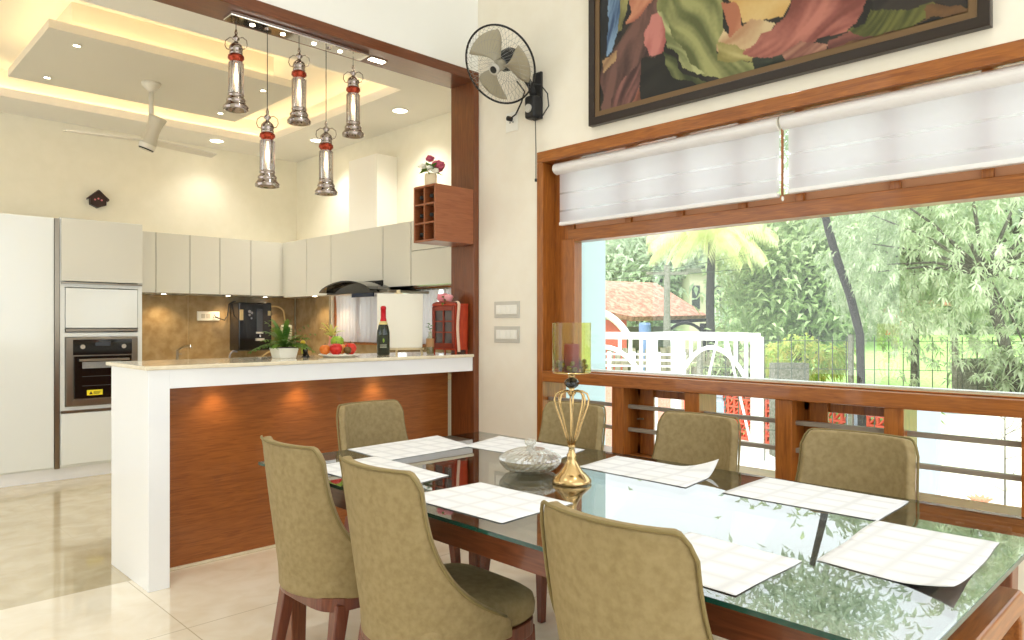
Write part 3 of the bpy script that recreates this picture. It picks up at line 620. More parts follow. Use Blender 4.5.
# ------------------------------------------------------------------ pendants under the beam
PYC = YB+.113
th = thing('pendant_rail', 'long chrome ceiling plate carrying the five pendants under the beam', 'light fitting', (2.06, PYC, 2.98))
MB().box(1.635, 2.50, PYC-.055, PYC+.055, 2.955, 2.98).build('plate', 'chrome', th, bevel=.006)
for x in (1.775, 1.955, 2.15, 2.325):
    MB().lathe([(0, 0), (.014, 0), (.014, .004), (0, .004)], (x, PYC, 2.951), 12).build('glow_dot', 'led_small', th)  # small glowing discs on the underside of the plate
for x in (1.86, 2.25): MB().lathe([(0, 0), (.012, 0), (.012, .008), (0, .008)], (x, PYC, 2.947), 12).build('cable_nut', 'smoke_chrome', th)
def pendant(x, ztop, label):
    th = thing('pendant_lamp', label, 'pendant lamp', (0, 0, 0), 'lantern pendants under the wooden beam')
    # local frame: hanging point at z=0, lamp top finial at z=0
    MB().tube([(0, 0, 2.955-ztop), (0, 0, 0)], .0025, 6).build('cord', 'black_matt', th)
    MB().lathe([(.004, .02), (.010, .0), (.007, -.012), (.020, -.025), (.022, -.035), (.009, -.045), (.014, -.052), (.036, -.07), (.040, -.085), (.040, -.095), (.036, -.10), (.039, -.105), (.039, -.118), (.034, -.12)], n=24).build('cap', 'smoke_chrome', th, smooth=True)
    for s in (-1, 1):
        pts = [(.018*s, 0, -.028), (.04*s, 0, -.024), (.064*s, 0, -.04), (.068*s, 0, -.065), (.058*s, 0, -.085), (.040*s, 0, -.09)]
        o = MB().tube([(p[0]*.7, -p[0]*.7, p[2]) for p in pts], .0028, 6).build('handle_wire', 'copper' if 0 else 'smoke_chrome', th)
    MB().lathe([(.034, -.118), (.046, -.125), (.048, -.14), (.036, -.152), (.034, -.16), (.040, -.165)], n=24).build('collar', 'copper', th, smooth=True)
    MB().lathe([(.041, -.16), (.043, -.17), (.043, -.34), (.041, -.345)], n=24, cap=False).build('glass_chimney', 'lamp_glass', th, smooth=True)
    b = MB()
    for k in range(12):
        a = 2*PI*k/12; b.tube([(.044*math.cos(a), .044*math.sin(a), -.162), (.044*math.cos(a), .044*math.sin(a), -.345)], .0016, 5)
    b.build('guard_rods', 'smoke_chrome', th)
    MB().lathe([(.040, -.328), (.048, -.334), (.048, -.342), (.043, -.346), (.050, -.356), (.058, -.366), (.058, -.372), (.054, -.376), (.064, -.392), (.074, -.402), (.075, -.410), (.070, -.414), (.074, -.418), (.060, -.420), (.05, -.40), (.0, -.37)], n=24).build('base_flare', 'smoke_chrome', th, smooth=True)
    MB().lathe([(.007, -.165), (.008, -.20), (.013, -.225), (.013, -.26), (.006, -.285), (0, -.29)], n=14).build('bulb', 'bulb', th, smooth=True)
    for k in kids(th): k.scale = (.9, .9, 1)
    th.location = (x, PYC, ztop); return th
pend = pendant(1.683, 2.885, 'leftmost short hanging chrome lantern pendant under the beam')
for x, z, lb in ((1.862, 2.493, 'longer hanging left pendant, second from the left'), (2.055, 2.885, 'middle short hanging lantern pendant of the five'),
                 (2.23, 2.497, 'longer hanging right pendant, fourth from the left'), (2.416, 2.877, 'rightmost short hanging pendant nearest the post')):
    c = copy_tree(pend); c.location = (x, PYC, z); c['label'] = lb
    if z < 2.6:
        for k in kids(c):
            if k.name.startswith('cord'):
                k.data = k.data.copy()
                for v in k.data.vertices:
                    if v.co.z > .02: v.co.z = 2.955-z
for x, z in ((1.683, 2.885), (2.055, 2.885), (2.416, 2.877), (1.862, 2.493), (2.23, 2.497)):
    pass

# wine rack on the post
th = thing('wine_rack', 'small square holed wooden wine rack fixed to the post above the bar', 'wine rack', (3.13, 3.85, 1.855))
X0, X1, Y0, Y1, Z0, Z1 = 2.96, 3.294, YB-.006, YB+.228, 1.855, 2.230
b = MB(); tk = .014
b.box(X0, X1, Y0, Y0+tk, Z0, Z1).box(X0, X1, Y1-tk, Y1, Z0, Z1).box(X0, X1, Y0+tk, Y1-tk, Z0, Z0+tk).box(X0, X1, Y0+tk, Y1-tk, Z1-tk, Z1).box(X1-.02, X1, Y0+tk, Y1-tk, Z0+tk, Z1-tk)
b.build('case', 'wine_wood', th, bevel=.001)
b = MB(); ym = (Y0+Y1)/2; b.box(X0, X1-.02, ym-.006, ym+.006, Z0+tk, Z1-tk)
for k in (1, 2):
    z = Z0+(Z1-Z0)*k/3; b.box(X0+.001, X1-.02, Y0+tk, Y1-tk, z-.006, z+.006)
b.build('divider', 'wine_wood', th)
lbs = ['bottom left', 'bottom right', 'middle left', 'middle right', 'top left', 'top right']
for r_ in range(3):
    for c_ in range(2):
        if (r_, c_) == (0, 0): continue
        y = Y0+(Y1-Y0)*(.27 if c_ == 0 else .73); z = Z0+(Z1-Z0)*(r_+.5)/3-.01
        bt = thing('wine_bottle', 'dark wine bottle lying in the %s hole of the wooden rack' % ('bottom left' if r_ == 0 else ('middle ' if r_ == 1 else 'top ')+('right' if c_ == 0 else 'left')), 'bottle', (X0+.02, y, z), 'dark bottles in the wine rack')
        axlathe([(.0, .0), (.012, 0), (.013, .02), (.011, .03), (.011, .07), (.034, .11), (.036, .24), (0, .245)], Vector((X0+.015, y, z)), Vector((1, 0, 0)), 14).build('bottle_body', 'black', bt, smooth=True)
        axlathe([(.0, -.001), (.0135, -.001), (.0142, .02), (.0125, .04)], Vector((X0+.014, y, z)), Vector((1, 0, 0)), 14).build('foil', mat('grey_foil', (44, 44, 44), .35, .3), bt, smooth=True)

# ------------------------------------------------------------------ flowers and plants helper
def bouquet(th, c, r, mp, ml, roses, leaves, rose_r=.035):
    for (dx, dy, dz, rr, mname) in roses:
        b = MB()
        for k in range(3):
            for j in range(5):
                a = 2*PI*j/5+k*.6; rad = rr*(.35+.3*k)
                p = Vector((c[0]+dx, c[1]+dy, c[2]+dz)); d = Vector((math.cos(a), math.sin(a), .9-.35*k)).normalized()
                sd = d.cross(Vector((0, 0, 1))).normalized()
                b.add([p-sd*rad*.3, p+sd*rad*.3, p+d*rad*.8+sd*rad*.6, p+d*rad, p+d*rad*.8-sd*rad*.6], [(0, 1, 2, 3, 4)])
        b.ball((c[0]+dx, c[1]+dy, c[2]+dz+rr*.1), rr*.82, 12, (1, 1, .75), wob=.35)
        b.build('flower', mname, th)
    b = MB(); rnd = random.Random(3)
    for k in range(leaves):
        a = rnd.uniform(0, 2*PI); d = Vector((math.cos(a), math.sin(a), rnd.uniform(-.2, .8)))
        b.leaf((c[0]+d.x*r*.3, c[1]+d.y*r*.3, c[2]-.01+rnd.uniform(-.02, .02)), d, r*rnd.uniform(.8, 1.2), r*.45)
    b.build('leaves', ml, th)
fv = (3.02, 3.86, 2.23)
th = thing('flower_vase', 'small cream vase of pink roses on the wine rack', 'vase', fv)
MB().lathe([(.036, 0), (.040, .01), (.042, .07), (.040, .085), (.034, .085), (.034, .07)], fv, 20).build('vase', mat('cream_vase', (232, 214, 180), .5), th, smooth=True)
bouquet(th, (fv[0], fv[1], fv[2]+.12), .07, 'petal', 'leaf_house', [(.04, -.03, .02, .055, 'petal'), (-.005, .0, .065, .035, 'petal'), (.06, .0, .01, .045, 'petal'), (-.03, -.03, -.005, .028, 'petal_white'), (.0, -.05, -.02, .028, 'petal_white'), (-.05, .02, .01, .03, 'petal_white')], 22)

# ------------------------------------------------------------------ things on the bar
BT = 1.10
def fern(c, th, n, L, m='leaf_house', W=.03, seed=1, el=(.3, 1.3)):
    b = MB(); rnd = random.Random(seed)
    for k in range(n):
        a = rnd.uniform(0, 2*PI); e_ = rnd.uniform(*el); ll = L*rnd.uniform(.7, 1.1)
        d = Vector((math.cos(a)*math.cos(e_), math.sin(a)*math.cos(e_), math.sin(e_))); p = Vector(c); prev = p; sd = d.cross(Vector((0, 0, 1))).normalized()
        pts = []
        for i in range(9):
            pts.append(p.copy()); p = p+d*ll/8; d = (d+Vector((0, 0, -.16))).normalized()
        for i in range(8):
            w0 = W*math.sin(PI*(i+.3)/9)**.7*.5; w1 = W*math.sin(PI*(i+1.3)/9.6)**.7*.5 if i < 7 else .001
            b.add([pts[i]-sd*w0, pts[i]+sd*w0, pts[i+1]+sd*w1, pts[i+1]-sd*w1], [(0, 1, 2, 3)])
            if i > 1:
                for s in (-1, 1):
                    b.leaf(pts[i], (sd*s+d*.5), W*1.1, W*.35, mi=0)
    return b.build('foliage', m, th)
c = (2.087, 4.10, BT)
th = thing('potted_fern', 'green fern in a white square pot on the bar', 'potted plant', c)
b = MB(); b.bar((c[0], c[1], BT), (c[0], c[1], BT+.062), .105, .105, w1=.130, h1=.130); b.build('pot', 'plastic_white', th, bevel=.004)
MB().box(c[0]-.055, c[0]+.055, c[1]-.055, c[1]+.055, BT+.058, BT+.066).build('soil', 'dark_wood', th)
fern((c[0], c[1], BT+.06), th, 34, .22, W=.03, seed=4)
MB().lathe([(.03, .0), (.028, .10), (.034, .19), (.030, .2), (.0, .19)], (c[0]+.03, c[1]+.03, BT-.0), 16).build('ceramic_ornament', mat('cream_ceramic', (228, 214, 176), .3, c2=(150, 120, 70), scale=(30, 30, 30), ramp=(.6, .65)), th, smooth=True)
# bird figurine
c = (2.24, 4.13, BT)
th = thing('bird_figurine', 'small black and yellow bird figurine between fern and fruit plate', 'figurine', c)
MB().ball((c[0], c[1], BT+.045), .028, 12, (.7, .9, 1.5)).build('body', 'black', th, smooth=True)
MB().ball((c[0]-.012, c[1], BT+.09), .016, 10).build('head', mat('bird_yellow', (210, 190, 50), .4), th, smooth=True)
MB().leaf((c[0]-.02, c[1], BT+.09), (-1, -.2, -.2), .03, .012).leaf((c[0]-.02, c[1], BT+.086), (-1, -.2, -.5), .02, .012).build('beak', mat('bird_beak', (240, 160, 30), .4), th)
MB().box(c[0]-.022, c[0]-.01, c[1]-.008, c[1]+.008, BT+.02, BT+.07).build('breast', mat('bird_yellow2', (200, 190, 60), .4), th, bevel=.004)
MB().tube([(c[0]+.01, c[1], BT+.03), (c[0]+.03, c[1], BT)], .006, 6).lathe([(.02, 0), (.02, .006), (0, .006)], c, 12).build('tail_base', 'black', th)
# fruit plate
pc = (2.42, 4.02, BT)
tag(MB().lathe([(0, .004), (.085, .006), (.12, .016), (.128, .018), (.13, .014), (.09, .0), (0, .0)], pc, 36).build('plate', 'plastic_white', None, pc, smooth=True), 'white plate of fruit on the bar', 'plate')
def fruit(kind, dx, dy, dz, r, c1, c2, label):
    p = (pc[0]+dx, pc[1]+dy, BT+dz)
    th = thing(kind, label, 'fruit', p, 'fruit on the white plate')
    b = MB(); b.lathe([(0.0, -r*.86), (r*.35, -r*.93), (r*.75, -r*.62), (r, 0), (r*.9, r*.5), (r*.5, r*.86), (r*.18, r*.82), (0.0, r*.70)], p, 20, wob=lambda t, z: .02*math.sin(3*t))
    b.build('flesh', mat(kind+'_skin', c1, .25, c2=c2, scale=(14, 14, 14)), th, smooth=True)
    MB().tube([(p[0], p[1], p[2]+r*.68), (p[0]+.003, p[1]+.002, p[2]+r*.68+.02)], .002, 6).build('stem', 'dark_wood', th)
fruit('orange', -.085, .03, .046, .034, (238, 140, 60), (228, 120, 40), 'orange at the left end of the fruit plate')
fruit('red_apple', -.045, -.035, .050, .040, (214, 46, 34), (190, 30, 26), 'left red apple at the front of the fruit plate')
fruit('peach', .015, .005, .048, .034, (240, 180, 90), (226, 130, 60), 'yellow and red peach in the middle of the fruit plate')
fruit('red_apple', .065, -.02, .050, .041, (220, 60, 36), (196, 36, 26), 'larger red apple on the right of the fruit plate')
fruit('kiwi', .02, -.062, .042, .025, (116, 88, 40), (96, 72, 30), 'brown kiwi at the very front of the fruit plate')
fruit('green_apple', .012, .045, .092, .043, (160, 190, 60), (130, 170, 46), 'green apple on top of the other fruit')
fruit('lemon', .10, .03, .046, .028, (240, 190, 60), (230, 170, 40), 'yellow lemon at the right end of the fruit plate')
# vase with sprigs behind fruit
c = (2.50, 4.25, BT)
th = thing('sprig_vase', 'pinkish glass vase with yellow green sprigs behind the fruit', 'vase', c)
MB().lathe([(.026, 0), (.03, .02), (.03, .06), (.018, .09), (.018, .12), (.022, .125)], c, 18).build('vase', mat('rosy_vase', (206, 130, 110), .2), th, smooth=True)
fern((c[0], c[1], BT+.12), th, 12, .12, 'leaf_yellow', .018, 8, (.7, 1.5))
# bottle
c = (2.75, 4.02, BT)
th = thing('sparkling_bottle', 'dark sparkling wine bottle with red foil neck on the bar', 'bottle', c)
MB().lathe([(.0, .0), (.038, .0), (.042, .006), (.043, .10), (.042, .15), (.034, .19), (.020, .225), (.016, .25), (.0155, .30)], c, 28).build('glass', mat('bottle_glass', (20, 34, 20), .06, coat=.6), th, smooth=True)
MB().lathe([(.0225, .218), (.0225, .222), (.0175, .25), (.0170, .30), (.0185, .302), (.0185, .318), (.012, .326), (.0, .327)], c, 28).build('foil', mat('red_foil', (196, 18, 32), .3, .3), th, smooth=True)
MB().lathe([(.0300, .203), (.0215, .225), (.0222, .2255), (.0308, .204)], c, 28, cap=False).build('neck_label', mat('gold_label', (226, 206, 140), .4), th, smooth=True)
ang0 = math.atan2(-c[1], -c[0])
b = MB(); b.grid(lambda u, v: (c[0]+.0437*math.cos(ang0-.9+1.8*u), c[1]+.0437*math.sin(ang0-.9+1.8*u), BT+.045+.09*v), 14, 1); b.build('label', mat('label_dark', (40, 46, 30), .5), th)
b = MB(); b.ball((c[0]+.0435*math.cos(ang0), c[1]+.0435*math.sin(ang0), BT+.098), .014, 10, (.3, .9, 1)); b.build('label_emblem', mat('label_leaf', (140, 170, 60), .5), th)
b = MB()
for z in (.06, .068, .052): b.grid(lambda u, v, z=z: (c[0]+.0440*math.cos(ang0-.5+1.0*u), c[1]+.0440*math.sin(ang0-.5+1.0*u), BT+z+.003*v), 8, 1)
b.build('label_print', mat('label_print', (200, 200, 180), .5), th)
# easel with blank board
th = thing('tabletop_easel', 'small pale wooden easel standing on the bar', 'easel', (2.9, 4.1, BT))
e0 = Vector((2.945, 4.095, BT)); u_ = Vector((.90, -.43, 0)).normalized(); n_ = Vector((-u_.y, u_.x, 0)); n_ = n_ if n_.dot(fw) > 0 else -n_
pale = mat('pale_pine', (226, 210, 170), .5)
b = MB()
for s in (-1, 1): b.bar(e0+u_*s*.15+Vector((0, 0, .0)), e0+u_*s*.02+n_*.09+Vector((0, 0, .425)), .014, .010)
b.build('front_legs', pale, th)
MB().bar(e0+n_*.17+Vector((0, 0, 0)), e0+n_*.09+Vector((0, 0, .41)), .014, .010).build('rear_leg', pale, th)
MB().bar(e0-u_*.16+n_*.0+Vector((0, 0, .035)), e0+u_*.16+n_*.0+Vector((0, 0, .035)), .024, .012).build('ledge', pale, th)
MB().bar(e0+n_*.085+Vector((0, 0, .39)), e0+n_*.095+Vector((0, 0, .445)), .03, .016).build('top_clip', pale, th, bevel=.003)
th = thing('blank_board', 'blank white canvas board resting on the small easel', 'board', tuple(e0+Vector((0, 0, .045))))
b = MB(); q = e0-n_*.006
wd, hg = .162, .375
P0, P1 = q-u_*(wd)+Vector((0, 0, .043)), q+u_*(wd-.015)+Vector((0, 0, .043))
P2, P3 = q+u_*(wd+.008)+n_*.085+Vector((0, 0, .043+hg)), q-u_*(wd-.01)+n_*.085+Vector((0, 0, .043+hg))
tk_ = -n_*.012
b.add([P0, P1, P2, P3, P0+tk_, P1+tk_, P2+tk_, P3+tk_], [(0, 1, 2, 3), (7, 6, 5, 4), (0, 4, 5, 1), (1, 5, 6, 2), (2, 6, 7, 3), (3, 7, 4, 0)])
b.build('canvas', 'petal_white', th, bevel=.002)
# sprig bottle (cork wrapped)
c = (3.07, 3.93, BT)
th = thing('sprig_bottle', 'small clear glass bottle with brown wrap and green sprig beside the red cabinet', 'bottle', c)
MB().lathe([(.0, .002), (.024, .002), (.026, .01), (.026, .10), (.014, .125), (.012, .15), (.015, .155)], c, 18, cap=False).build('glass', 'clear', th, smooth=True)
MB().lathe([(.0268, .05), (.0268, .108)], c, 18, cap=False).build('wrap', mat('cork_wrap', (170, 130, 90), .8), th, solid=.002)
MB().lathe([(0, .004), (.0235, .004), (.0235, .05), (0, .05)], c, 18).build('pebbles', mat('moss_pebbles', (90, 90, 46), .7, c2=(150, 130, 80), scale=(60, 60, 60)), th)
b = MB().tube([(c[0], c[1], BT+.05), (c[0], c[1], BT+.17), (c[0]-.01, c[1]+.01, BT+.20)], .002, 5)
for a, z in ((0, .17), (2, .18), (4, .165), (1, .20), (3.4, .205), (5, .19)): b.leaf((c[0]-.004, c[1], BT+z), (math.cos(a), math.sin(a), .4), .04, .02)
b.build('sprig', 'leaf_house', th)
# red cabinet
rx0, rx1, ry0, ry1 = 3.172, 3.284, 3.78, 4.03
red = mat('red_wood', (186, 66, 30), .4, c2=(164, 50, 24), scale=(10, 10, 3)); redd = mat('red_brown_wood', (136, 50, 30), .4)
th = thing('red_cabinet', 'miniature red wooden cabinet with glazed grid door at the bar end', 'cabinet', ((rx0+rx1)/2, (ry0+ry1)/2, BT))
b = MB().box(rx0, rx1, ry0, ry0+.01, BT+.03, BT+.335).box(rx0, rx1, ry1-.01, ry1, BT+.03, BT+.335).box(rx1-.01, rx1, ry0, ry1, BT+.03, BT+.335)
b.box(rx0, rx1, ry0, ry1, BT+.03, BT+.04).box(rx0-.004, rx1, ry0-.004, ry1+.004, BT+.333, BT+.347); b.build('body', red, th, bevel=.002)
for x in (rx0+.008, rx1-.008):
    for y in (ry0+.008, ry1-.008): MB().bar((x, y, BT), (x, y, BT+.035), .009, w1=.016).build('leg', red, th)
fr = MB().box(rx0-.010, rx0, ry0+.004, ry0+.03, BT+.04, BT+.33).box(rx0-.010, rx0, ry1-.03, ry1-.004, BT+.04, BT+.33).box(rx0-.010, rx0, ry0+.02, ry1-.02, BT+.04, BT+.075)
fr.box(rx0-.010, rx0, ry0+.02, ry1-.02, BT+.30, BT+.33).box(rx0-.009, rx0, (ry0+ry1)/2-.006, (ry0+ry1)/2+.006, BT+.06, BT+.31)
for k in (1, 2): z = BT+.075+.225*k/3; fr.box(rx0-.009, rx0, ry0+.02, ry1-.02, z-.005, z+.005)
fr.build('door_frame', redd, th, bevel=.001)
MB().box(rx0+.001, rx0+.003, ry0+.02, ry1-.02, BT+.06, BT+.31).build('door_glass', mat('smoky_glass', (92, 84, 84), .1), th)
MB().prism([((ry0+ry1)/2+.125*math.cos(R(t)), BT+.345+.02*math.sin(R(t))) for t in range(0, 181, 15)], 'x', rx0-.004, rx0+.006).build('crest', redd, th)
# ribbon and rose on it
b = MB(); yr = ry0+.004
b.grid(lambda u, v: ((rx0+.002+.024*u+.003*math.sin(v*8), (ry0+.04-.05*min(v*4, 1) if v < .25 else ry0-.012-.004*math.sin(v*7)), BT+.352+.012*math.sin(min(v*4, 1)*PI) if v < .25 else BT+.352-(v-.25)/.75*.335)), 3, 26)
tag(b.build('ribbon', mat('blush_ribbon', (232, 200, 176), .5), None, (rx0, ry0, BT), solid=.002, smooth=True), 'blush ribbon hanging down the side of the red cabinet', 'ribbon')
c = (rx0+.02, ry0+.155, BT+.365)
th = thing('artificial_rose', 'pale pink rose lying on top of the red cabinet', 'flower', c)
bouquet(th, (c[0], c[1], c[2]+.02), .06, 'petal', 'leaf_house', [(0, 0, .0, .055, mat('pink_petal', (226, 140, 150), .6)), (.0, -.055, .0, .04, mat('pink_petal2', (236, 170, 176), .6))], 6)
MB().tube([(c[0], c[1], c[2]+.01), (c[0]+.02, c[1]-.09, c[2]+.02)], .003, 5).build('stem', 'leaf_house', th)

# ------------------------------------------------------------------ dining chairs
def chair_proto():
    th = thing('dining_chair', None, 'chair', (0, 0, 0), 'khaki upholstered dining chairs around the glass table')
    ZT, ZB = .905, .395; W = .235; D = .27
    def tmax(z):
        s = max(0, min(1, (ZT-z)/(ZT-.46))); return R(54+42*s**3.4) if z > .46 else R(96)
    def S(u, v, off=0):
        au = abs(u); zt = ZT-.055*max(0, (au-.78)/.22)**2.2
        z = ZB+(zt-ZB)*v
        th_ = u*tmax(z); w_ = W-off; ln = -.10*(z-.46)*1.0
        if z < .46: ln = -.15*(z-.46)*.3
        return (w_*math.sin(th_)*(1.0), -.225+off+(.15+.12*max(0, min(1, (ZT-z)/.45))**2)*(1-math.cos(th_))+ln*(1 if True else 0), z)
    nu, nv = 28, 18
    b = MB(); b.grid(lambda u, v: S(2*u-1, v), nu, nv)
    o = b.build('backrest', 'khaki', th, smooth=True, solid=.034, bevel=0)
    md = o.modifiers.new('bevel', 'BEVEL'); md.width = .009; md.segments = 3; md.limit_method = 'ANGLE'; md.angle_limit = R(60)
    # piping along the outer rim
    pts = [S(-1, v/20, -.016) for v in range(3, 20)]+[S(-1+2*k/28, 1, -.016) for k in range(29)]+[S(1, 1-v/20, -.016) for v in range(1, 18)]
    MB().tube(pts, .0045, 6).build('piping', 'khaki_pipe', th, smooth=True)
    # seat cushion: rounded plan, domed
    b = MB(); n = 40
    def plan(t, k):
        x = math.copysign(abs(math.cos(t))**.45, math.cos(t)); y = math.copysign(abs(math.sin(t))**.45, math.sin(t))
        wx = .222 if y > 0 else .205
        return (x*wx*k, .03+y*.225*k)
    rings = [(.94, .40), (1.0, .415), (1.01, .445), (.985, .468), (.90, .482), (.7, .49), (.35, .494), (.02, .495)]
    v = []; f = []
    for (k, z) in rings:
        for i in range(n): p = plan(2*PI*i/n, k); v.append((p[0], p[1], z))
    for r_ in range(len(rings)-1):
        for i in range(n): j = (i+1) % n; f.append((r_*n+i, r_*n+j, (r_+1)*n+j, (r_+1)*n+i))
    f.append(tuple(range(n-1, -1, -1))); f.append(tuple((len(rings)-1)*n+i for i in range(n)))
    b.add(v, f); b.build('seat', 'khaki', th, smooth=True)
    b = MB(); v = []; f = []
    for (k, z) in ((1.0, .355), (1.0, .40), (.8, .40), (.8, .355)):
        for i in range(n): p = plan(2*PI*i/n, k); v.append((p[0]*1.0, p[1]-.005, z))
    for r_ in range(4):
        for i in range(n): j = (i+1) % n; f.append((r_*n+i, r_*n+j, ((r_+1) % 4)*n+j, ((r_+1) % 4)*n+i))
    b.add(v, f); b.build('seat_frame', 'chair_wood', th, bevel=.003)
    for sx in (-1, 1):
        for sy in (-1, 1):
            MB().bar((sx*.172, .03+sy*.165, .375), (sx*.195, .03+sy*(.19 if sy > 0 else .235), 0), .052, .046, w1=.028, h1=.028).build('leg', 'chair_wood', th, bevel=.004)
    return th
proto = chair_proto()
spots = [(1.43, .935, -90, 'nearest khaki chair on the near side, closest to the camera'), (1.40, 1.745, -91, 'near side khaki chair in the middle, its seat seen below the table'),
         (1.41, 2.285, -90, 'leftmost khaki chair, back turned, farthest left on the near side'), (2.07, 2.90, 183, 'khaki chair at the left end of the table in front of the wood panel'),
         (2.53, 2.365, 90, 'far side khaki chair behind the gold candle holder'), (2.575, 1.69, 90, 'far side middle khaki chair against the lower window frames'), (2.50, .995, 90, 'far side khaki chair on the right, nearest the right picture edge')]
for i, (x, y, a, lb) in enumerate(spots):
    o = proto if i == 0 else copy_tree(proto)
    o.location = (x, y, 0); o.rotation_euler.z = R(a); o['label'] = lb
# ------------------------------------------------------------------ dining table
TXa, TXb, TYa, TYb = 1.31, 2.50, .38, 2.79
th = thing('dining_table', 'long glass topped dining table with brown wooden frame', 'table', (1.9, 1.6, 0))
MB().box(TXa, TXb, TYa, TYb, .738, .75).build('glass_top', 'table_glass', th)
g_ = .004
b = MB().box(TXa-.001, TXa+.002, TYa, TYb, .7385, .7495).box(TXb-.002, TXb+.001, TYa, TYb, .7385, .7495).box(TXa, TXb, TYa-.001, TYa+.002, .7385, .7495).box(TXa, TXb, TYb-.002, TYb+.001, .7385, .7495)
b.build('glass_edge', 'glass_edge', th)
i_ = .085
dk = mat('dark_tabletop_panel', (58, 58, 56), .25)
i2 = i_+.035; wq = .10
for q in ((TXa+i2, TXa+i2+wq, TYa+i2, TYb-i2), (TXb-i2-wq, TXb-i2, TYa+i2, TYb-i2), (TXa+i2+wq, TXb-i2-wq, TYa+i2, TYa+i2+wq), (TXa+i2+wq, TXb-i2-wq, TYb-i2-wq, TYb-i2)): MB().box(*q, .712, .73).build('frame_board', dk, th)
for q in ((TXa+i_, TXa+i_+.035, TYa+i_, TYb-i_), (TXb-i_-.035, TXb-i_, TYa+i_, TYb-i_)): MB().box(*q, .635, .736).build('side_apron', 'table_y', th, bevel=.003)
for q in ((TXa+i_+.035, TXb-i_-.035, TYa+i_, TYa+i_+.035), (TXa+i_+.035, TXb-i_-.035, TYb-i_-.035, TYb-i_)): MB().box(*q, .635, .736).build('end_apron', 'table_y', th, bevel=.003)
for x in (TXa+i_+.02, TXb-i_-.02):
    for y in (TYa+i_+.03, TYb-i_-.02): MB().bar((x, y, .70), (x, y, 0), .085, .085, w1=.06, h1=.06).build('leg', 'table_z', th, bevel=.005)
for x in (TXa+i_+.06, TXb-i_-.06):
    for y in (TYa+.2, 1.2, TYb-.2): MB().lathe([(.012, 0), (.012, .003), (0, .003)], (x, y, .7345), 12).build('glass_pad', 'steel', th)
# end bench frame (arched wooden stretcher at right end)
tw = 'table_z'
b = MB()
pts = [(1.42, .0), (1.42, .60), (1.44, .64), (1.48, .66), (2.10, .66), (2.14, .64), (2.16, .60), (2.16, .0), (2.10, .0), (2.10, .58), (2.08, .60), (1.50, .60), (1.48, .58), (1.48, .0)]
b.prism(pts, 'y', .385, .445); b.build('end_frame', 'teak_x', th, bevel=.006)

# placemats
def lattice_mat():
    m = mat('placemat_weave', (246, 245, 240), .7); nt = m.node_tree; b = nt.nodes['Principled BSDF']
    tc = nt.nodes.new('ShaderNodeTexCoord'); br = nt.nodes.new('ShaderNodeTexBrick'); mp = nt.nodes.new('ShaderNodeMapping'); mp.inputs['Rotation'].default_value = (0, 0, R(90))
    br.offset = 0; br.inputs['Color1'].default_value = lin((232, 233, 235)); br.inputs['Color2'].default_value = lin((228, 229, 231)); br.inputs['Mortar'].default_value = lin((214, 215, 218))
    br.inputs['Scale'].default_value = 1; br.inputs['Brick Width'].default_value = .115; br.inputs['Row Height'].default_value = .085; br.inputs['Mortar Size'].default_value = .02; br.inputs['Mortar Smooth'].default_value = 1
    nt.links.new(tc.outputs['Object'], mp.inputs[0]); nt.links.new(mp.outputs[0], br.inputs[0]); nt.links.new(br.outputs['Color'], b.inputs['Base Color']); return m
M['weave'] = lattice_mat()
def placemat(qd, label, curl=None, seed=0, cz=.03):
    cx_ = sum(p[0] for p in qd)/4; cy_ = sum(p[1] for p in qd)/4
    def P(u, v):
        x = (qd[0][0]*(1-u)+qd[1][0]*u)*(1-v)+(qd[3][0]*(1-u)+qd[2][0]*u)*v
        y = (qd[0][1]*(1-u)+qd[1][1]*u)*(1-v)+(qd[3][1]*(1-u)+qd[2][1]*u)*v
        e_ = 1 if 0 < u < 1 and 0 < v < 1 else 1
        z = .7511+.0009*(1+noise.noise(Vector((x*7, y*7, seed))))*(.1+abs(u-.5)+abs(v-.5))
        x += .006*noise.noise(Vector((x*5, y*5, seed+4))); y += .006*noise.noise(Vector((x*5, y*5, seed+9)))
        if curl:
            for (cu, cv) in curl:
                d = math.hypot(u-cu, v-cv); z += cz*max(0, 1-d/.38)**1.6
        return (x, y, z)
    b = MB(); b.grid(P, 24, 20)
    tag(b.build('placemat', 'weave', None, (cx_, cy_, .753), smooth=True, solid=.001), label, 'placemat', 'white placemats on the glass table')
placemat([(1.72, 2.79), (2.25, 2.82), (2.17, 2.47), (1.70, 2.44)], 'white placemat at the left end of the table', seed=1)
placemat([(1.38, 2.55), (1.72, 2.56), (1.68, 2.04), (1.40, 2.00)], 'white placemat partly hidden behind the middle near side chair', seed=2)
placemat([(1.37, 1.90), (1.69, 1.88), (1.69, 1.46), (1.38, 1.45)], 'white placemat in front of the crystal bowl, on the near side', seed=3)
placemat([(2.14, 2.50), (2.46, 2.60), (2.46, 2.05), (2.17, 1.97)], 'white placemat on the far side behind the crystal bowl', seed=4)
placemat([(2.14, 1.82), (2.44, 1.86), (2.43, 1.38), (2.13, 1.33)], 'white placemat on the far side with its right corner curled up', curl=[(1, 1)], seed=5, cz=.05)
placemat([(2.15, 1.21), (2.48, 1.22), (2.455, .74), (2.15, .73)], 'white placemat in front of the far right chair', seed=6)
placemat([(1.69, .71), (2.15, .735), (2.15, .44), (1.66, .42)], 'white placemat at the right end of the table', curl=[(0, 1)], seed=7, cz=.02)
placemat([(1.36, 1.05), (1.68, 1.04), (1.66, .73), (1.35, .73)], 'white placemat directly behind the nearest chair back', seed=8)
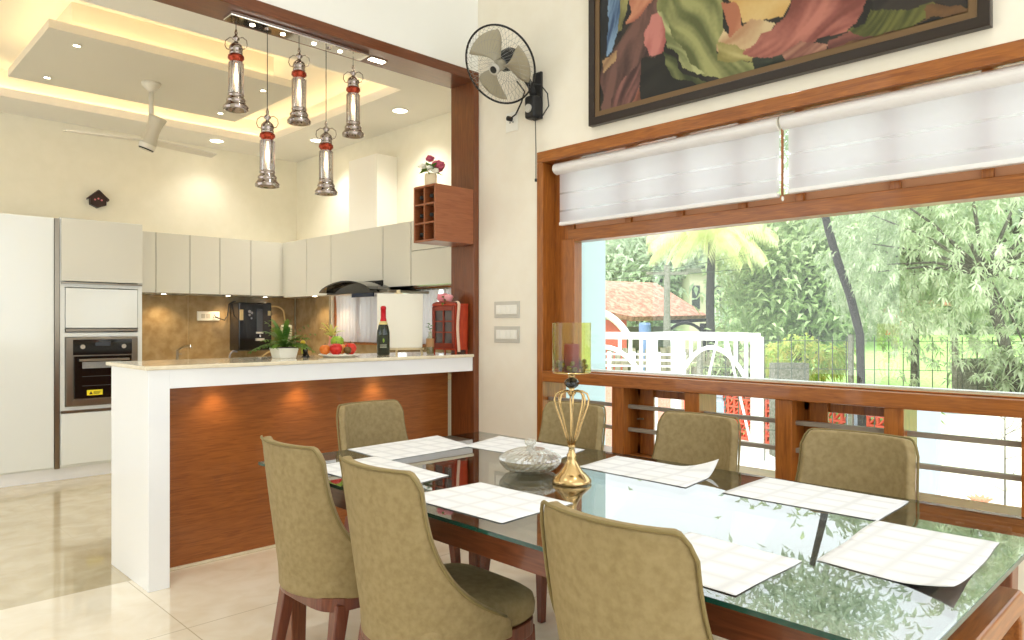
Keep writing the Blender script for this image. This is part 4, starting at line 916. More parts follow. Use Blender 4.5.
# crystal bowl with lid
c = (1.955, 1.895, .752)
th = thing('crystal_bowl', 'lidded cut crystal bowl on the glass table', 'bowl', c)
wb = lambda t, z: .035*(1 if (int(round(t/(2*PI/56)))+int(round(z*120))) % 2 else -1)
def dense(p):
    o = []
    for (a, b_), (c_, d_) in zip(p, p[1:]):
        k = max(1, int(math.hypot(c_-a, d_-b_)/.010)); o += [(a+(c_-a)*i/k, b_+(d_-b_)*i/k) for i in range(k)]
    return o+[p[-1]]
MB().lathe(dense([(0, .0), (.07, .0), (.095, .012), (.112, .034), (.113, .045)]), c, 56, wob=wb).build('bowl', 'crystal', th)
MB().lathe(dense([(.114, .046), (.112, .054), (.09, .07), (.055, .083), (.02, .088)])+[(.012, .094), (.02, .102), (.022, .112), (.012, .122), (0, .124)], c, 56, wob=lambda t, z: (wb(t, z) if z < .085 else 0)).build('lid', 'crystal', th)
MB().lathe([(0, .014), (.085, .018), (.098, .034), (.085, .04), (0, .04)], c, 24).build('sweets', mat('golden_sweets', (222, 190, 120), .4, c2=(240, 220, 170), scale=(50, 50, 50)), th)
# candle holder
c = (1.916, 1.656, .752)
th = thing('candle_holder', 'tall gold wire candle holder with lustre glass cylinder', 'candle holder', c)
MB().lathe([(.0, 0), (.068, 0), (.070, .005), (.066, .013), (.060, .020), (.047, .032), (.042, .035), (.040, .040), (.030, .052), (.022, .066), (.015, .084), (.018, .096), (.012, .104), (.010, .12), (.015, .126), (.010, .134)], c, 40).build('foot', 'gold', th, smooth=True)
for k in range(8):
    a = 2*PI*k/8
    pr_ = [(.010, .13), (.020, .16), (.040, .22), (.056, .265), (.060, .29), (.054, .308), (.036, .318), (.016, .318), (.010, .31)]
    b = MB().tube([(c[0]+r_*math.cos(a), c[1]+r_*math.sin(a), c[2]+z) for r_, z in pr_], .0036, 6); b.build('wire_rib', 'gold', th, smooth=True)
MB().lathe([(.008, .30), (.016, .312), (.008, .322), (.012, .328)], c, 20).build('neck', 'gold', th, smooth=True)
MB().ball((c[0], c[1], c[2]+.346), .026, 16, (1, 1, .75)).build('black_bead', 'black', th)
MB().lathe([(.010, .363), (.014, .368), (.012, .374), (.05, .378), (.066, .380), (.066, .384), (0, .384)], c, 30).build('cup', 'gold', th, smooth=True)
MB().lathe([(.067, .386), (.067, .45), (.067, .556)], c, 40, cap=False).build('glass_cylinder', 'amber_glass', th, smooth=True)
MB().lathe([(0, .385), (.027, .385), (.027, .48), (.022, .482), (0, .478)], c, 24).build('candle', mat('burgundy_wax', (120, 24, 44), .5), th, smooth=True)
b = MB(); rnd = random.Random(5)
for k in range(26):
    a = rnd.uniform(0, 2*PI); r_ = rnd.uniform(.035, .056); b.ball((c[0]+r_*math.cos(a), c[1]+r_*math.sin(a), c[2]+.392+rnd.uniform(0, .03)), .009, 6, wob=.3)
tag(b.build('moss_filling', mat('moss_potpourri', (74, 66, 28), .7, c2=(130, 120, 50), scale=(40, 40, 40)), th), kind='stuff')

# ------------------------------------------------------------------ wall things: fan, switches, painting
def plate(yc, zc, label, n=4, w_=.24, h_=.11):
    th = thing('switch_plate', label, 'switch', (XW, yc, zc), 'switch plates on the cream wall')
    MB().box(XW-.008, XW, yc-w_/2, yc+w_/2, zc-h_/2, zc+h_/2).build('plate', 'plastic_edge', th, bevel=.003)
    MB().box(XW-.012, XW-.008, yc-w_/2+.022, yc+w_/2-.022, zc-h_/2+.024, zc+h_/2-.024).build('inner_frame', 'plastic_white', th, bevel=.001)
    for k in range(n):
        y = yc+(k-(n-1)/2)*(w_-.06)/n; MB().box(XW-.016, XW-.012, y-.019, y+.019, zc-.026, zc+.026).build('rocker', 'plastic_white', th, bevel=.002)
plate(3.45, 1.402, 'upper wide switch plate on the cream wall'); plate(3.45, 1.237, 'lower wide switch plate on the cream wall')
th = thing('fan_socket', 'white socket plate below the wall fan', 'socket', (XW, 3.40, 2.63))
MB().box(XW-.01, XW, 3.345, 3.455, 2.572, 2.700).build('plate', 'plastic_white', th, bevel=.004)
for dx, dz in ((.0, .014), (-.014, -.008), (.014, -.008)): MB().tube([(XW-.009, 3.40+dx, 2.64+dz), (XW-.0115, 3.40+dx, 2.64+dz)], .005, 8).build('socket_hole', 'black_matt', th)
# wall fan
wf = thing('wall_fan', 'black wall mounted fan with wire cage and taupe blades', 'fan', (XW, 3.16, 2.75))
HC = Vector((3.05, 3.215, 2.89)); FN = Vector((-.78, -.16, -.56)).normalized()
MB().box(XW-.02, XW, 3.125, 3.20, 2.60, 2.90).build('wall_plate', 'black_matt', wf, bevel=.006)
MB().box(XW-.095, XW-.02, 3.115, 3.205, 2.595, 2.74).build('control_box', 'black_matt', wf, bevel=.02, seg=3)
b = MB().tube([(XW-.095, 3.16, 2.655), (XW-.105, 3.16, 2.655)], .026, 16); b.build('dial', 'plastic_edge', wf)
MB().tube([(XW-.05, 3.16, 2.73), (XW-.07, 3.165, 2.80), HC-FN*.17], .022, 10).build('arm', 'black_matt', wf, smooth=True)
axlathe([(0, -.19), (.045, -.185), (.062, -.15), (.066, -.09), (.055, -.045), (.02, -.03), (.0, -.03)], HC, FN, 24).build('motor_housing', 'black_matt', wf, smooth=True)
a_ = FN.orthogonal().normalized(); b_ = FN.cross(a_)
def cp(r, t, z): return HC+(a_*math.cos(t)+b_*math.sin(t))*r+FN*z
RC = .238
MB().tube([cp(RC, 2*PI*k/56, .0) for k in range(56)], .0065, 6, closed=True).build('cage_rim', 'black_matt', wf, smooth=True)
fb = MB(); rb = MB(); N = 44
for k in range(N):
    t = 2*PI*k/N
    fb.tube([cp(.035, t+.5, .075), cp(.10, t+.34, .073), cp(.17, t+.16, .058), cp(.215, t+.05, .03), cp(RC-.004, t, .002)], .0008, 4, caps=False)
    rb.tube([cp(.06, t, -.085), cp(.13, t, -.085), cp(.20, t, -.06), cp(RC-.004, t, -.002)], .0008, 4, caps=False)
for r_, z in ((.10, .0735), (.17, .0585)): fb.tube([cp(r_, 2*PI*k/40, z) for k in range(40)], .0008, 4, closed=True)
for r_, z in ((.13, -.085),): rb.tube([cp(r_, 2*PI*k/40, z) for k in range(40)], .0008, 4, closed=True)
cw = mat('cage_wire', (150, 150, 146), .3, .6); fb.build('front_cage', cw, wf); rb.build('rear_cage', cw, wf)
axlathe([(0, .086), (.03, .084), (.036, .076), (.036, .07), (0, .07)], HC, FN, 24).build('cage_badge', 'plastic_edge', wf)
axlathe([(0, .0875), (.020, .087), (.022, .085)], HC, FN, 24).build('badge_centre', 'black_matt', wf)
axlathe([(0, .045), (.025, .04), (.034, .02), (.034, -.02), (0, -.03)], HC, FN, 20).build('hub', 'fan_blade', wf, smooth=True)
for k in range(3):
    t0 = 2*PI*k/3+.35; b = MB()
    b.grid(lambda u, v: cp(.03+.175*u, t0+(v-.5)*(.55+.75*math.sin(u*PI*.62))+.3*u, .025*(v-.5)*2), 12, 8)
    b.build('blade', 'fan_blade', wf, solid=.003, smooth=True)
tag(MB().tube([(XW-.055, 3.14, 2.60), (XW-.05, 3.14, 2.40), (XW-.05, 3.14, 2.22)], .003, 5).lathe([(.0, 0), (.008, .003), (.008, .02), (0, .024)], (XW-.05, 3.14, 2.198), 8).build('pull_cord', 'black_matt', wf), 'pull cord')
b = MB().tube([(XW-.03, 3.40, 2.65), (XW-.05, 3.38, 2.64), (XW-.05, 3.32, 2.66), (XW-.06, 3.26, 2.72), (XW-.09, 3.2, 2.77), (XW-.16, 3.2, 2.82)], .005, 6)
b.tube([(XW-.12, 3.15, 2.80), (XW-.05, 3.10, 2.80), (XW-.03, 3.06, 2.74), (XW-.03, 3.05, 2.66), (XW-.04, 3.10, 2.60), (XW-.05, 3.15, 2.585), (XW-.05, 3.17, 2.60)], .004, 6)
b.tube([(XW-.012, 3.40, 2.652), (XW-.045, 3.40, 2.652)], .016, 10)
b.build('power_cord', 'black_matt', wf)

# painting
PY_0, PY_1, PZ_0, PZ_1 = .707, 2.721, 2.467, 3.60
th = thing('framed_painting', 'large dark framed painting of draped robes above the window', 'painting', (XW, 1.7, PZ_0))
xf = XW-.045
def frame_ring(o0, i0, x0, x1):
    b = MB(); a = [(PY_0+o0, PZ_0+o0), (PY_1-o0, PZ_0+o0), (PY_1-o0, PZ_1-o0), (PY_0+o0, PZ_1-o0)]; c = [(PY_0+i0, PZ_0+i0), (PY_1-i0, PZ_0+i0), (PY_1-i0, PZ_1-i0), (PY_0+i0, PZ_1-i0)]
    for k in range(4):
        j = (k+1) % 4; b.prism([a[k], a[j], c[j], c[k]], 'x', x0, x1)
    return b
frame_ring(0, .045, xf, XW).build('outer_frame', mat('espresso_frame', (38, 26, 18), .35, coat=.1), th, bevel=.004)
frame_ring(.045, .075, xf+.008, XW).build('gilt_slip', mat('antique_bronze', (112, 88, 60), .4, .3), th, bevel=.003)
cnv = bpy.data.meshes.new('canvas')
NY, NZ = 380, 130; cy0, cy1, cz0, cz1 = PY_0+.07, PY_1-.07, PZ_0+.07, 3.55
polys = []
def reg(pts, col, col2, ang, freq=60, soft=1):
    q = [onx(xf+.015, px, py)[1:] for px, py in pts]; polys.append((q, col, col2, ang, freq))
reg([(600, -30), (640, -30), (640, 10), (600, 60)], (46, 48, 52), (28, 28, 30), 1.4)
reg([(608, -10), (622, -10), (621, 20), (612, 50), (604, 58), (609, 30)], (140, 170, 200), (60, 84, 120), 1.3, 160)
reg([(622, -10), (632, -10), (626, 18), (622, 32), (617, 34)], (196, 190, 120), (110, 104, 66), 1.3, 120)
reg([(630, -10), (655, -10), (652, 8), (638, 20), (626, 26), (632, 12)], (226, 160, 124), (170, 96, 76), .4)
reg([(601, 66), (620, 40), (640, 14), (652, 2), (664, -10), (676, -4), (664, 40), (652, 60), (640, 88), (622, 108), (601, 116)], (126, 90, 80), (66, 46, 44), 1.15, 70)
reg([(601, 62), (620, 46), (616, 60), (604, 72)], (196, 160, 116), (130, 96, 70), .5)
reg([(612, 98), (626, 78), (640, 60), (650, 58), (646, 84), (632, 106), (612, 112)], (152, 104, 94), (78, 52, 50), 1.1, 90)
reg([(630, 104), (644, 82), (650, 88), (640, 104)], (190, 120, 96), (120, 74, 60), 1.1)
reg([(650, 16), (660, 12), (668, 34), (664, 52), (648, 56), (646, 40)], (214, 138, 128), (160, 84, 80), 1.4, 60)
reg([(640, 58), (668, 56), (700, 78), (716, 84), (660, 104), (640, 108)], (44, 42, 38), (32, 32, 30), .3)
reg([(660, -20), (722, -20), (724, 0), (722, 30), (716, 52), (735, 58), (753, 64), (754, 76), (722, 80), (700, 74), (684, 66), (672, 48), (658, 12)], (176, 176, 116), (98, 104, 62), -1.0, 60)
reg([(658, 10), (664, 14), (676, 44), (690, 62), (704, 72), (696, 74), (680, 62), (668, 46)], (196, 196, 140), (120, 126, 80), -.9, 100)
reg([(664, 52), (676, 62), (690, 76), (712, 84), (700, 88), (680, 78), (664, 66)], (128, 132, 84), (60, 66, 42), -.7, 90)
reg([(722, -20), (800, -20), (792, 2), (780, 18), (760, 22), (742, 22), (736, 6)], (244, 214, 150), (222, 176, 104), .2, 30)
reg([(722, 2), (736, 0), (742, 26), (744, 40), (736, 48), (728, 44), (728, 28)], (232, 172, 134), (190, 120, 90), 1.3, 50)
reg([(716, 50), (722, 30), (730, 40), (744, 26), (752, 18), (764, 22), (776, 26), (766, 40), (748, 52), (744, 58), (730, 56)], (232, 206, 160), (196, 150, 112), .5, 60)
reg([(718, 44), (738, 46), (754, 56), (752, 62), (718, 58)], (206, 192, 130), (150, 140, 80), -.3, 60)
reg([(744, 50), (760, 36), (772, 32), (790, 8), (802, -20), (866, -20), (862, 12), (856, 26), (846, 34), (820, 40), (800, 52), (790, 56), (760, 58), (744, 56)], (206, 132, 116), (134, 74, 66), .55, 60)
reg([(752, 58), (790, 54), (824, 46), (812, 58), (790, 64), (768, 70), (754, 72)], (76, 82, 68), (46, 50, 42), .2)
reg([(780, 54), (800, 42), (828, 44), (826, 54), (806, 60), (786, 62)], (196, 146, 122), (140, 90, 78), .3, 90)
reg([(826, 42), (858, 32), (884, 36), (856, 44), (832, 52)], (182, 118, 100), (110, 66, 60), .4, 90)
reg([(846, 34), (866, 24), (872, 10), (930, 4), (934, 18), (900, 30), (870, 36)], (116, 116, 60), (72, 76, 40), .8, 200)
reg([(866, -20), (990, -20), (990, 4), (930, 6), (874, 10)], (64, 56, 50), (48, 44, 42), .2)
reg([(926, 8), (960, 4), (975, 10), (930, 22), (850, 44), (780, 66), (720, 84), (660, 104), (604, 122), (602, 112), (660, 98), (754, 74), (850, 42), (926, 22)], (128, 94, 60), (88, 62, 42), .1, 90)
def inside(q, y, z):
    c = False; n = len(q); j = n-1
    for i in range(n):
        if ((q[i][1] > z) != (q[j][1] > z)) and (y < (q[j][0]-q[i][0])*(z-q[i][1])/(q[j][1]-q[i][1]+1e-12)+q[i][0]): c = not c
        j = i
    return c
bbs = [(min(p[0] for p in q), max(p[0] for p in q), min(p[1] for p in q), max(p[1] for p in q)) for q, *_ in polys]
verts = []; cols = []
for j in range(NZ+1):
    for i in range(NY+1):
        y = cy0+(cy1-cy0)*i/NY; z = cz0+(cz1-cz0)*(j/NZ)**1.25
        verts.append((xf+.015-XW, y-1.7, z-PZ_0))
        wv = noise.noise_vector(Vector((y*9, z*9, 0)))*.025+noise.noise_vector(Vector((y*30, z*30, 3)))*.008
        yy, zz = y+wv.x, z+wv.y; col = (58, 52, 46); col2 = (36, 34, 32); ang = .5; fr_ = 50
        for (q, c1, c2, a, f2), bb in zip(polys, bbs):
            if bb[0] <= yy <= bb[1] and bb[2] <= zz <= bb[3] and inside(q, yy, zz): col, col2, ang, fr_ = c1, c2, a, f2
        wv2 = noise.noise(Vector((y*5, z*5, 8)))*1.2
        an = ang+wv2*.5
        al, ac = -y*math.cos(ang)+z*math.sin(ang), -y*-math.sin(ang)+z*math.cos(ang)
        wq = noise.noise_vector(Vector((y*4, z*4, 5)))*.08; al += wq.x; ac += wq.y
        tt = .5+1.1*noise.noise(Vector((al*3.2, ac*fr_*.26, ang*9)))+.45*noise.noise(Vector((al*7, ac*fr_*.6, 4)))+.12*noise.noise(Vector((y*60, z*60, 1)))
        tt = max(0, min(1, tt))
        cc = [(col[k]*(1-tt)+col2[k]*tt)*.86 for k in range(3)]
        cols.append(lin(cc))
fcs = [(j*(NY+1)+i, (j+1)*(NY+1)+i, (j+1)*(NY+1)+i+1, j*(NY+1)+i+1) for j in range(NZ) for i in range(NY)]
cnv.from_pydata(verts, [], fcs); ca_ = cnv.color_attributes.new('paint', 'FLOAT_COLOR', 'POINT')
ca_.data.foreach_set('color', [v for c in cols for v in c])
pm = mat('oil_paint', (100, 80, 70), .35, spec=.4); nt = pm.node_tree; at_ = nt.nodes.new('ShaderNodeVertexColor'); at_.layer_name = 'paint'
nt.links.new(at_.outputs[0], nt.nodes['Principled BSDF'].inputs['Base Color']); cnv.materials.append(pm)
co = bpy.data.objects.new('canvas', cnv); COL.objects.link(co); co.parent = th

# ------------------------------------------------------------------ outside
GZ = -.9
tag(MB().box(XW+.3, 13.0, -8, 22, GZ-.1, GZ).build('courtyard_paving', 'paving', None), None, None, kind='structure')
tag(MB().box(13.0, 70, -50, 80, GZ-.2, GZ-.02).build('lawn', 'grass', None), None, None, kind='structure')
tag(MB().box(XW+.24, 4.22, 3.32, 3.6, GZ, 4.5).build('wall_outside', 'ext_blue', None), 'pale blue outside wing wall left of the window view', None, kind='structure')
def beam3(b, p, q, w_=.1): b.bar(p, q, w_, w_)
# white arched pergola: three frames
th = thing('pergola', 'white metal garden pergola with arched braces outside the window', 'pergola', at(8, 680, 520)[:2]+(GZ,))
A_, B_, C_, D_ = at(8.6, 560, 340), at(8.0, 652, 340), at(7.2, 757, 336), at(9.0, 676, 337)
ZTp = 1.18
corners = [Vector((q[0], q[1], GZ)) for q in (A_, B_, C_, D_)]
wm = 'white_metal'
for q in corners: MB().bar(q, (q.x, q.y, ZTp), .09, .09).build('post', wm, th)
def rail(p, q, top=ZTp, n=9, arch=True):
    p = Vector((p.x, p.y, 0)); q = Vector((q.x, q.y, 0)); b = MB(); b.bar(p+Vector((0, 0, top)), q+Vector((0, 0, top)), .075, .08); b.build('top_beam', wm, th)
    if not arch: return
    b = MB(); L = (q-p).length; u = (q-p).normalized(); pts = []
    for k in range(17):
        s = k/16; z = top-.75+.62*math.sin(PI*s)**.6; pts.append(p+u*(L*s)+Vector((0, 0, z)))
    b.tube(pts, .026, 6); b.build('arch', wm, th)
    b = MB()
    for k in range(1, n):
        s = k/n; z = top-.75+.62*math.sin(PI*s)**.6
        if top-z > .16: b.bar(p+u*(L*s)+Vector((0, 0, top)), p+u*(L*s)+Vector((0, 0, z)), .03, .03)
    b.build('slats', wm, th)
rail(corners[0], corners[1]); rail(corners[1], corners[2], arch=False); rail(corners[3], corners[2]); rail(corners[1], corners[3], n=4, arch=False)
# swing ropes
th = thing('garden_swing', 'white hanging swing inside the pergola', 'swing', at(8.0, 718, 470)[:2]+(GZ,))
sx = Vector(at(8.1, 722, 340)); s0 = Vector((sx.x, sx.y, GZ+.55))
for s in (-1, 1):
    MB().tube([Vector((sx.x, sx.y, ZTp-.05))+Vector((.04*s, -.04*s, 0)), s0+Vector((.28*s, -.28*s, 0))], .014, 6).build('rope', wm, th)
MB().box(s0.x-.32, s0.x+.32, s0.y-.32, s0.y+.32, s0.z-.04, s0.z).build('seat', wm, th, bevel=.02)
# terracotta jali wall
th = thing('lattice_wall', 'low terracotta lattice wall across the pale courtyard', 'wall', (12.7, 6, GZ))
j0, j1 = Vector((13.6, 8.9, GZ)), Vector((11.7, 3.0, GZ)); u = (j1-j0).normalized(); L = (j1-j0).length; H_ = .92; nx = int(L/.16)
b = MB(); b.bar(j0+Vector((0, 0, H_)), j1+Vector((0, 0, H_)), .12, .06).bar(j0+Vector((0, 0, .03)), j1+Vector((0, 0, .03)), .12, .06)
for k in range(nx+1): b.bar(j0+u*(L*k/nx), j0+u*(L*k/nx)+Vector((0, 0, H_)), .04, .08)
for k in range(1, 6): z = H_*k/6; b.bar(j0+Vector((0, 0, z)), j1+Vector((0, 0, z)), .08, .035)
for k in range(nx):
    for r_ in range(6):
        c = j0+u*(L*(k+.5)/nx)+Vector((0, 0, H_*(r_+.5)/6)); s = .05
        b.bar(c-u*s*.9-Vector((0, 0, s)), c+u*s*.9+Vector((0, 0, s)), .05, .022)
b.build('lattice', 'terracotta', th)
for k in range(5):
    p = j0+u*(L*k/4); MB().bar(p, p+Vector((0, 0, H_+.1)), .22, .22).build('pier', 'ext_grey', th)
tag(MB().bar(tuple(at(9.5, 716, 400)[:2])+(GZ,), tuple(at(9.5, 716, 400)[:2])+(.30,), .15, .15).build('gate_pillar', 'ext_grey', None), 'grey square pillar outside, left of the lattice', 'pillar', 'grey pillars in the courtyard')
p = at(8.5, 929, 450)[:2]
tag(MB().bar(tuple(p)+(GZ,), tuple(p)+(.38,), .2, .2).build('gate_pillar', 'ext_grey', None), 'grey square pillar outside, by the right picture edge', 'pillar', 'grey pillars in the courtyard')

# boundary: board fence on the left, wire fence on the right
def L2(d, px): q = at(d, px, 300); return Vector((q[0], q[1], 0))
f0, f1, f2 = L2(17, 560), L2(15.5, 792), L2(13.5, 1120)
th = thing('board_fence', 'weathered board fence behind the pergola', 'fence', (f0.x, f0.y, GZ))
b = MB(); u = (f1-f0); L = u.length; u = u.normalized(); k = 0; s = 0; rnd = random.Random(2)
while s < L:
    h = .86+rnd.uniform(-.06, .06); p = f0+u*s; b.bar(p+Vector((0, 0, GZ)), p+Vector((0, 0, h-.1)), .15, .03, up=(0, 0, 1)); s += .17
b.build('boards', 'fence_wood', th)
for z in (-.3, .45): MB().bar(f0+Vector((0, 0, z)), f1+Vector((0, 0, z)), .05, .09).build('rail', 'fence_wood', th)
th = thing('wire_fence', 'thin dark wire fence in front of the lawn on the right', 'fence', (f1.x, f1.y, GZ))
b = MB(); g1, g2 = L2(12, 700), L2(10.5, 1120); u = (g2-g1); L = u.length; u = u.normalized(); n = int(L/.20)
for k in range(n+1): p = g1+u*(L*k/n); b.bar(p+Vector((0, 0, GZ)), p+Vector((0, 0, 1.12)), .012, .012)
for z in (-.4, .1, .6, 1.05): b.bar(g1+Vector((0, 0, z)), g2+Vector((0, 0, z)), .010, .010)
b.build('wire_mesh', 'wire', th)
for px in (700, 864, 968, 1075):
    s_ = (px-700)/420; p = g1.lerp(g2, s_); MB().bar(p+Vector((0, 0, GZ)), p+Vector((0, 0, 1.15)), .07, .07).build('post', 'conc', th)
for px0, px1, d, zt, lb in ((772, 806, 12.2, .66, 'mossy concrete wall stub behind the croton bush'), (960, 1003, 11.2, .78, 'mossy concrete wall stub at the right under the mango tree')):
    a, c = L2(d, px0), L2(d, px1)
    tag(MB().bar(a+Vector((0, 0, (GZ+zt)/2)), c+Vector((0, 0, (GZ+zt)/2)), .25, zt-GZ).build('wall_stub', 'conc', None), lb, 'wall', 'mossy concrete wall stubs')

# rising lawn behind the wire fence
b = MB()
def bank(u, v):
    d = 12.4+14*v; q = at(d, 786+400*u, 325); return (q[0], q[1], -.35+1.35*min(1, v*1.7)**.8+.06*noise.noise(Vector((q[0], q[1], 0))))
b.grid(bank, 30, 24); tag(b.build('grass_bank', 'grass', None, smooth=True), None, None, kind='structure')
a, c = L2(9.6, 938), L2(9.0, 1120)
tag(MB().bar(a+Vector((0, 0, (GZ+.12)/2)), c+Vector((0, 0, (GZ+.12)/2)), .16, .12-GZ).build('parapet', 'petal_white', None, bevel=.01), 'low white garden wall outside the right lower window', 'wall')
# white railing and brick strip beyond (lower left of view)
th = thing('brick_terrace', 'low red brick terrace with white railing behind the pergola', 'terrace', at(12.5, 640, 400)[:2]+(GZ,))
a, c = L2(12.6, 585), L2(12.2, 684)
MB().bar(a+Vector((0, 0, -.22)), c+Vector((0, 0, -.22)), .3, 1.35).build('brick_wall', mat('pale_brick', (214, 168, 150), .8, c2=(190, 130, 112), scale=(8, 8, 40)), th)
for z in (.5, .6, .7, .8): MB().bar(a+Vector((0, 0, z)), c+Vector((0, 0, z)), .04, .03).build('rail', wm, th)
for k in range(5): p = a.lerp(c, k/4); MB().bar(p+Vector((0, 0, .4)), p+Vector((0, 0, .84)), .05, .05).build('rail_post', wm, th)

# house with tiled roof
def V(d, px, py): return Vector(at(d, px, py))
th = thing('tiled_house', 'red walled house with a clay tiled hip roof beyond the fence', 'house', at(24, 640, 380)[:2]+(GZ,))
r0, r1, r2, r3 = V(20, 540, 300), V(21.0, 632, 319), V(23.5, 706, 317), V(28, 664, 286)
r4 = V(25, 560, 281)
b = MB(); b.add([r0, r1, V(24, 655, 285), r4], [(0, 1, 2, 3)]); b.add([r1, r2, V(24, 655, 285)], [(0, 1, 2)]); b.build('roof', 'roof', th, solid=.15)
w0, w1 = V(20.5, 560, 318), V(21.3, 624, 318)
MB().bar(Vector((w0.x, w0.y, .3)), Vector((w1.x, w1.y, .3)), .3, 2.3).build('side_wall', 'red_wall', th)
pts = [V(20.2, 596+3.2*k, 336-24*math.cos(R(min(90, 90*k/10)))**.8) for k in range(11)]
MB().tube(pts, .10, 6).build('curved_coping', wm, th)
w2 = V(23, 704, 320)
MB().bar(Vector((w1.x+.6, w1.y+1.2, .2)), Vector((w2.x, w2.y+1.5, .2)), .3, 2.1).build('rear_wall', mat('grey_green_wall', (110, 120, 104), .9), th)  # rear wall in one even grey-green
for px in (667, 703):
    p = V(21.8, px, 330); MB().bar((p.x, p.y, GZ), (p.x, p.y, 1.35), .14, .14).build('porch_post', 'black_matt', th)
p0, p1 = V(21.8, 664, 322), V(22.2, 706, 320); MB().bar(p0, p1, .12, .1).build('porch_beam', 'black_matt', th)
b = MB(); b.tube([V(21.8, 668+2.9*k, 333-10*math.sin(PI*k/12)**.7) for k in range(13)], .05, 5); b.build('porch_arch', 'black_matt', th)
p = V(20, 645, 327); tag(MB().lathe([(.14, 0), (.17, .1), (.17, .36), (.14, .42), (0, .42)], (p.x, p.y, p.z-.3), 16).lathe([(.12, -1.9), (.12, 0)], (p.x, p.y, p.z-.3), 8).build('water_barrel', mat('blue_barrel', (112, 140, 190), .5), None, (p.x, p.y, GZ)), 'blue barrel under the eaves of the tiled house', 'barrel')
# cream two storey building behind palm
th = thing('cream_building', 'cream two storey building with dark windows behind the palm', 'building', at(34, 710, 330)[:2]+(GZ,))
c0, c1 = V(34, 690, 330), V(34, 738, 330); cu = (Vector((c1.x, c1.y, 0))-Vector((c0.x, c0.y, 0))); cL = cu.length; cu.normalize(); cn = Vector((-cu.y, cu.x, 0))
def onb(s, z, o=0): p = Vector((c0.x, c0.y, 0))+cu*(cL*s)+cn*o; return Vector((p.x, p.y, z))
sgn = 1 if cn.dot(fw) > 0 else -1
MB().bar(onb(0, 1.3, 1.5*sgn), onb(1, 1.3, 1.5*sgn), 3, 4.9).build('wall', 'cream_ext', th)
MB().bar(onb(-.1, 3.85, 1.5*sgn), onb(1.1, 3.85, 1.5*sgn), 3.4, .2).build('roof_slab', 'conc', th)
for s_, w_ in ((.12, .5), (.55, .55), (.86, .4)):
    MB().bar(onb(s_-.08, 2.6, -.03*sgn), onb(s_+.08, 2.6, -.03*sgn), .06, 1.1).build('window', mat('dark_opening', (80, 84, 86), .4), th)
MB().bar(onb(.4, 1.35, -.5*sgn), onb(1.1, 1.35, -.5*sgn), .9, .1).build('balcony_slab', wm, th)
for k in range(9): MB().bar(onb(.42+.08*k, 1.4, -.9*sgn), onb(.42+.08*k, 2.1, -.9*sgn), .05, .05).build('baluster', wm, th)
# bits of building behind the mango
th = thing('white_outbuilding', 'pale outbuilding glimpsed through the trees on the right', 'building', at(22, 910, 320)[:2]+(GZ,))
c0, c1 = V(22, 845, 330), V(22, 945, 330)
MB().bar(Vector((c0.x, c0.y, .4)), Vector((c1.x, c1.y, .4)), .3, 2.9).build('wall', 'petal_white', th)
MB().bar(Vector((c0.x, c0.y, 1.95)), Vector((c1.x, c1.y, 1.95)), 1.2, .16).build('roof_slab', 'roof', th)
p = V(21.7, 893, 300); MB().bar((p.x, p.y, 1.0), (p.x, p.y, 1.9), .5, .1).build('door_leaf', 'red_wall', th)
# utility pole with wires
p = V(17.5, 667, 300); th = thing('utility_pole', 'grey utility pole with wires in front of the tiled roof', 'pole', (p.x, p.y, GZ))
MB().tube([(p.x, p.y, GZ), (p.x, p.y, 2.75)], [.10, .075], 10).build('pole', 'conc', th)
MB().bar(Vector((p.x, p.y, 2.55))-cu*.5, Vector((p.x, p.y, 2.55))+cu*.5, .07, .07).build('crossarm', 'conc', th)
for z, e1, e2 in ((2.62, (560, 272), (760, 252)), (2.5, (560, 282), (760, 268))):
    q0, q1 = V(17, *e1), V(19, *e2); MB().tube([q0, Vector((p.x, p.y, z)), q1], .012, 4).build('wire', 'wire', th)

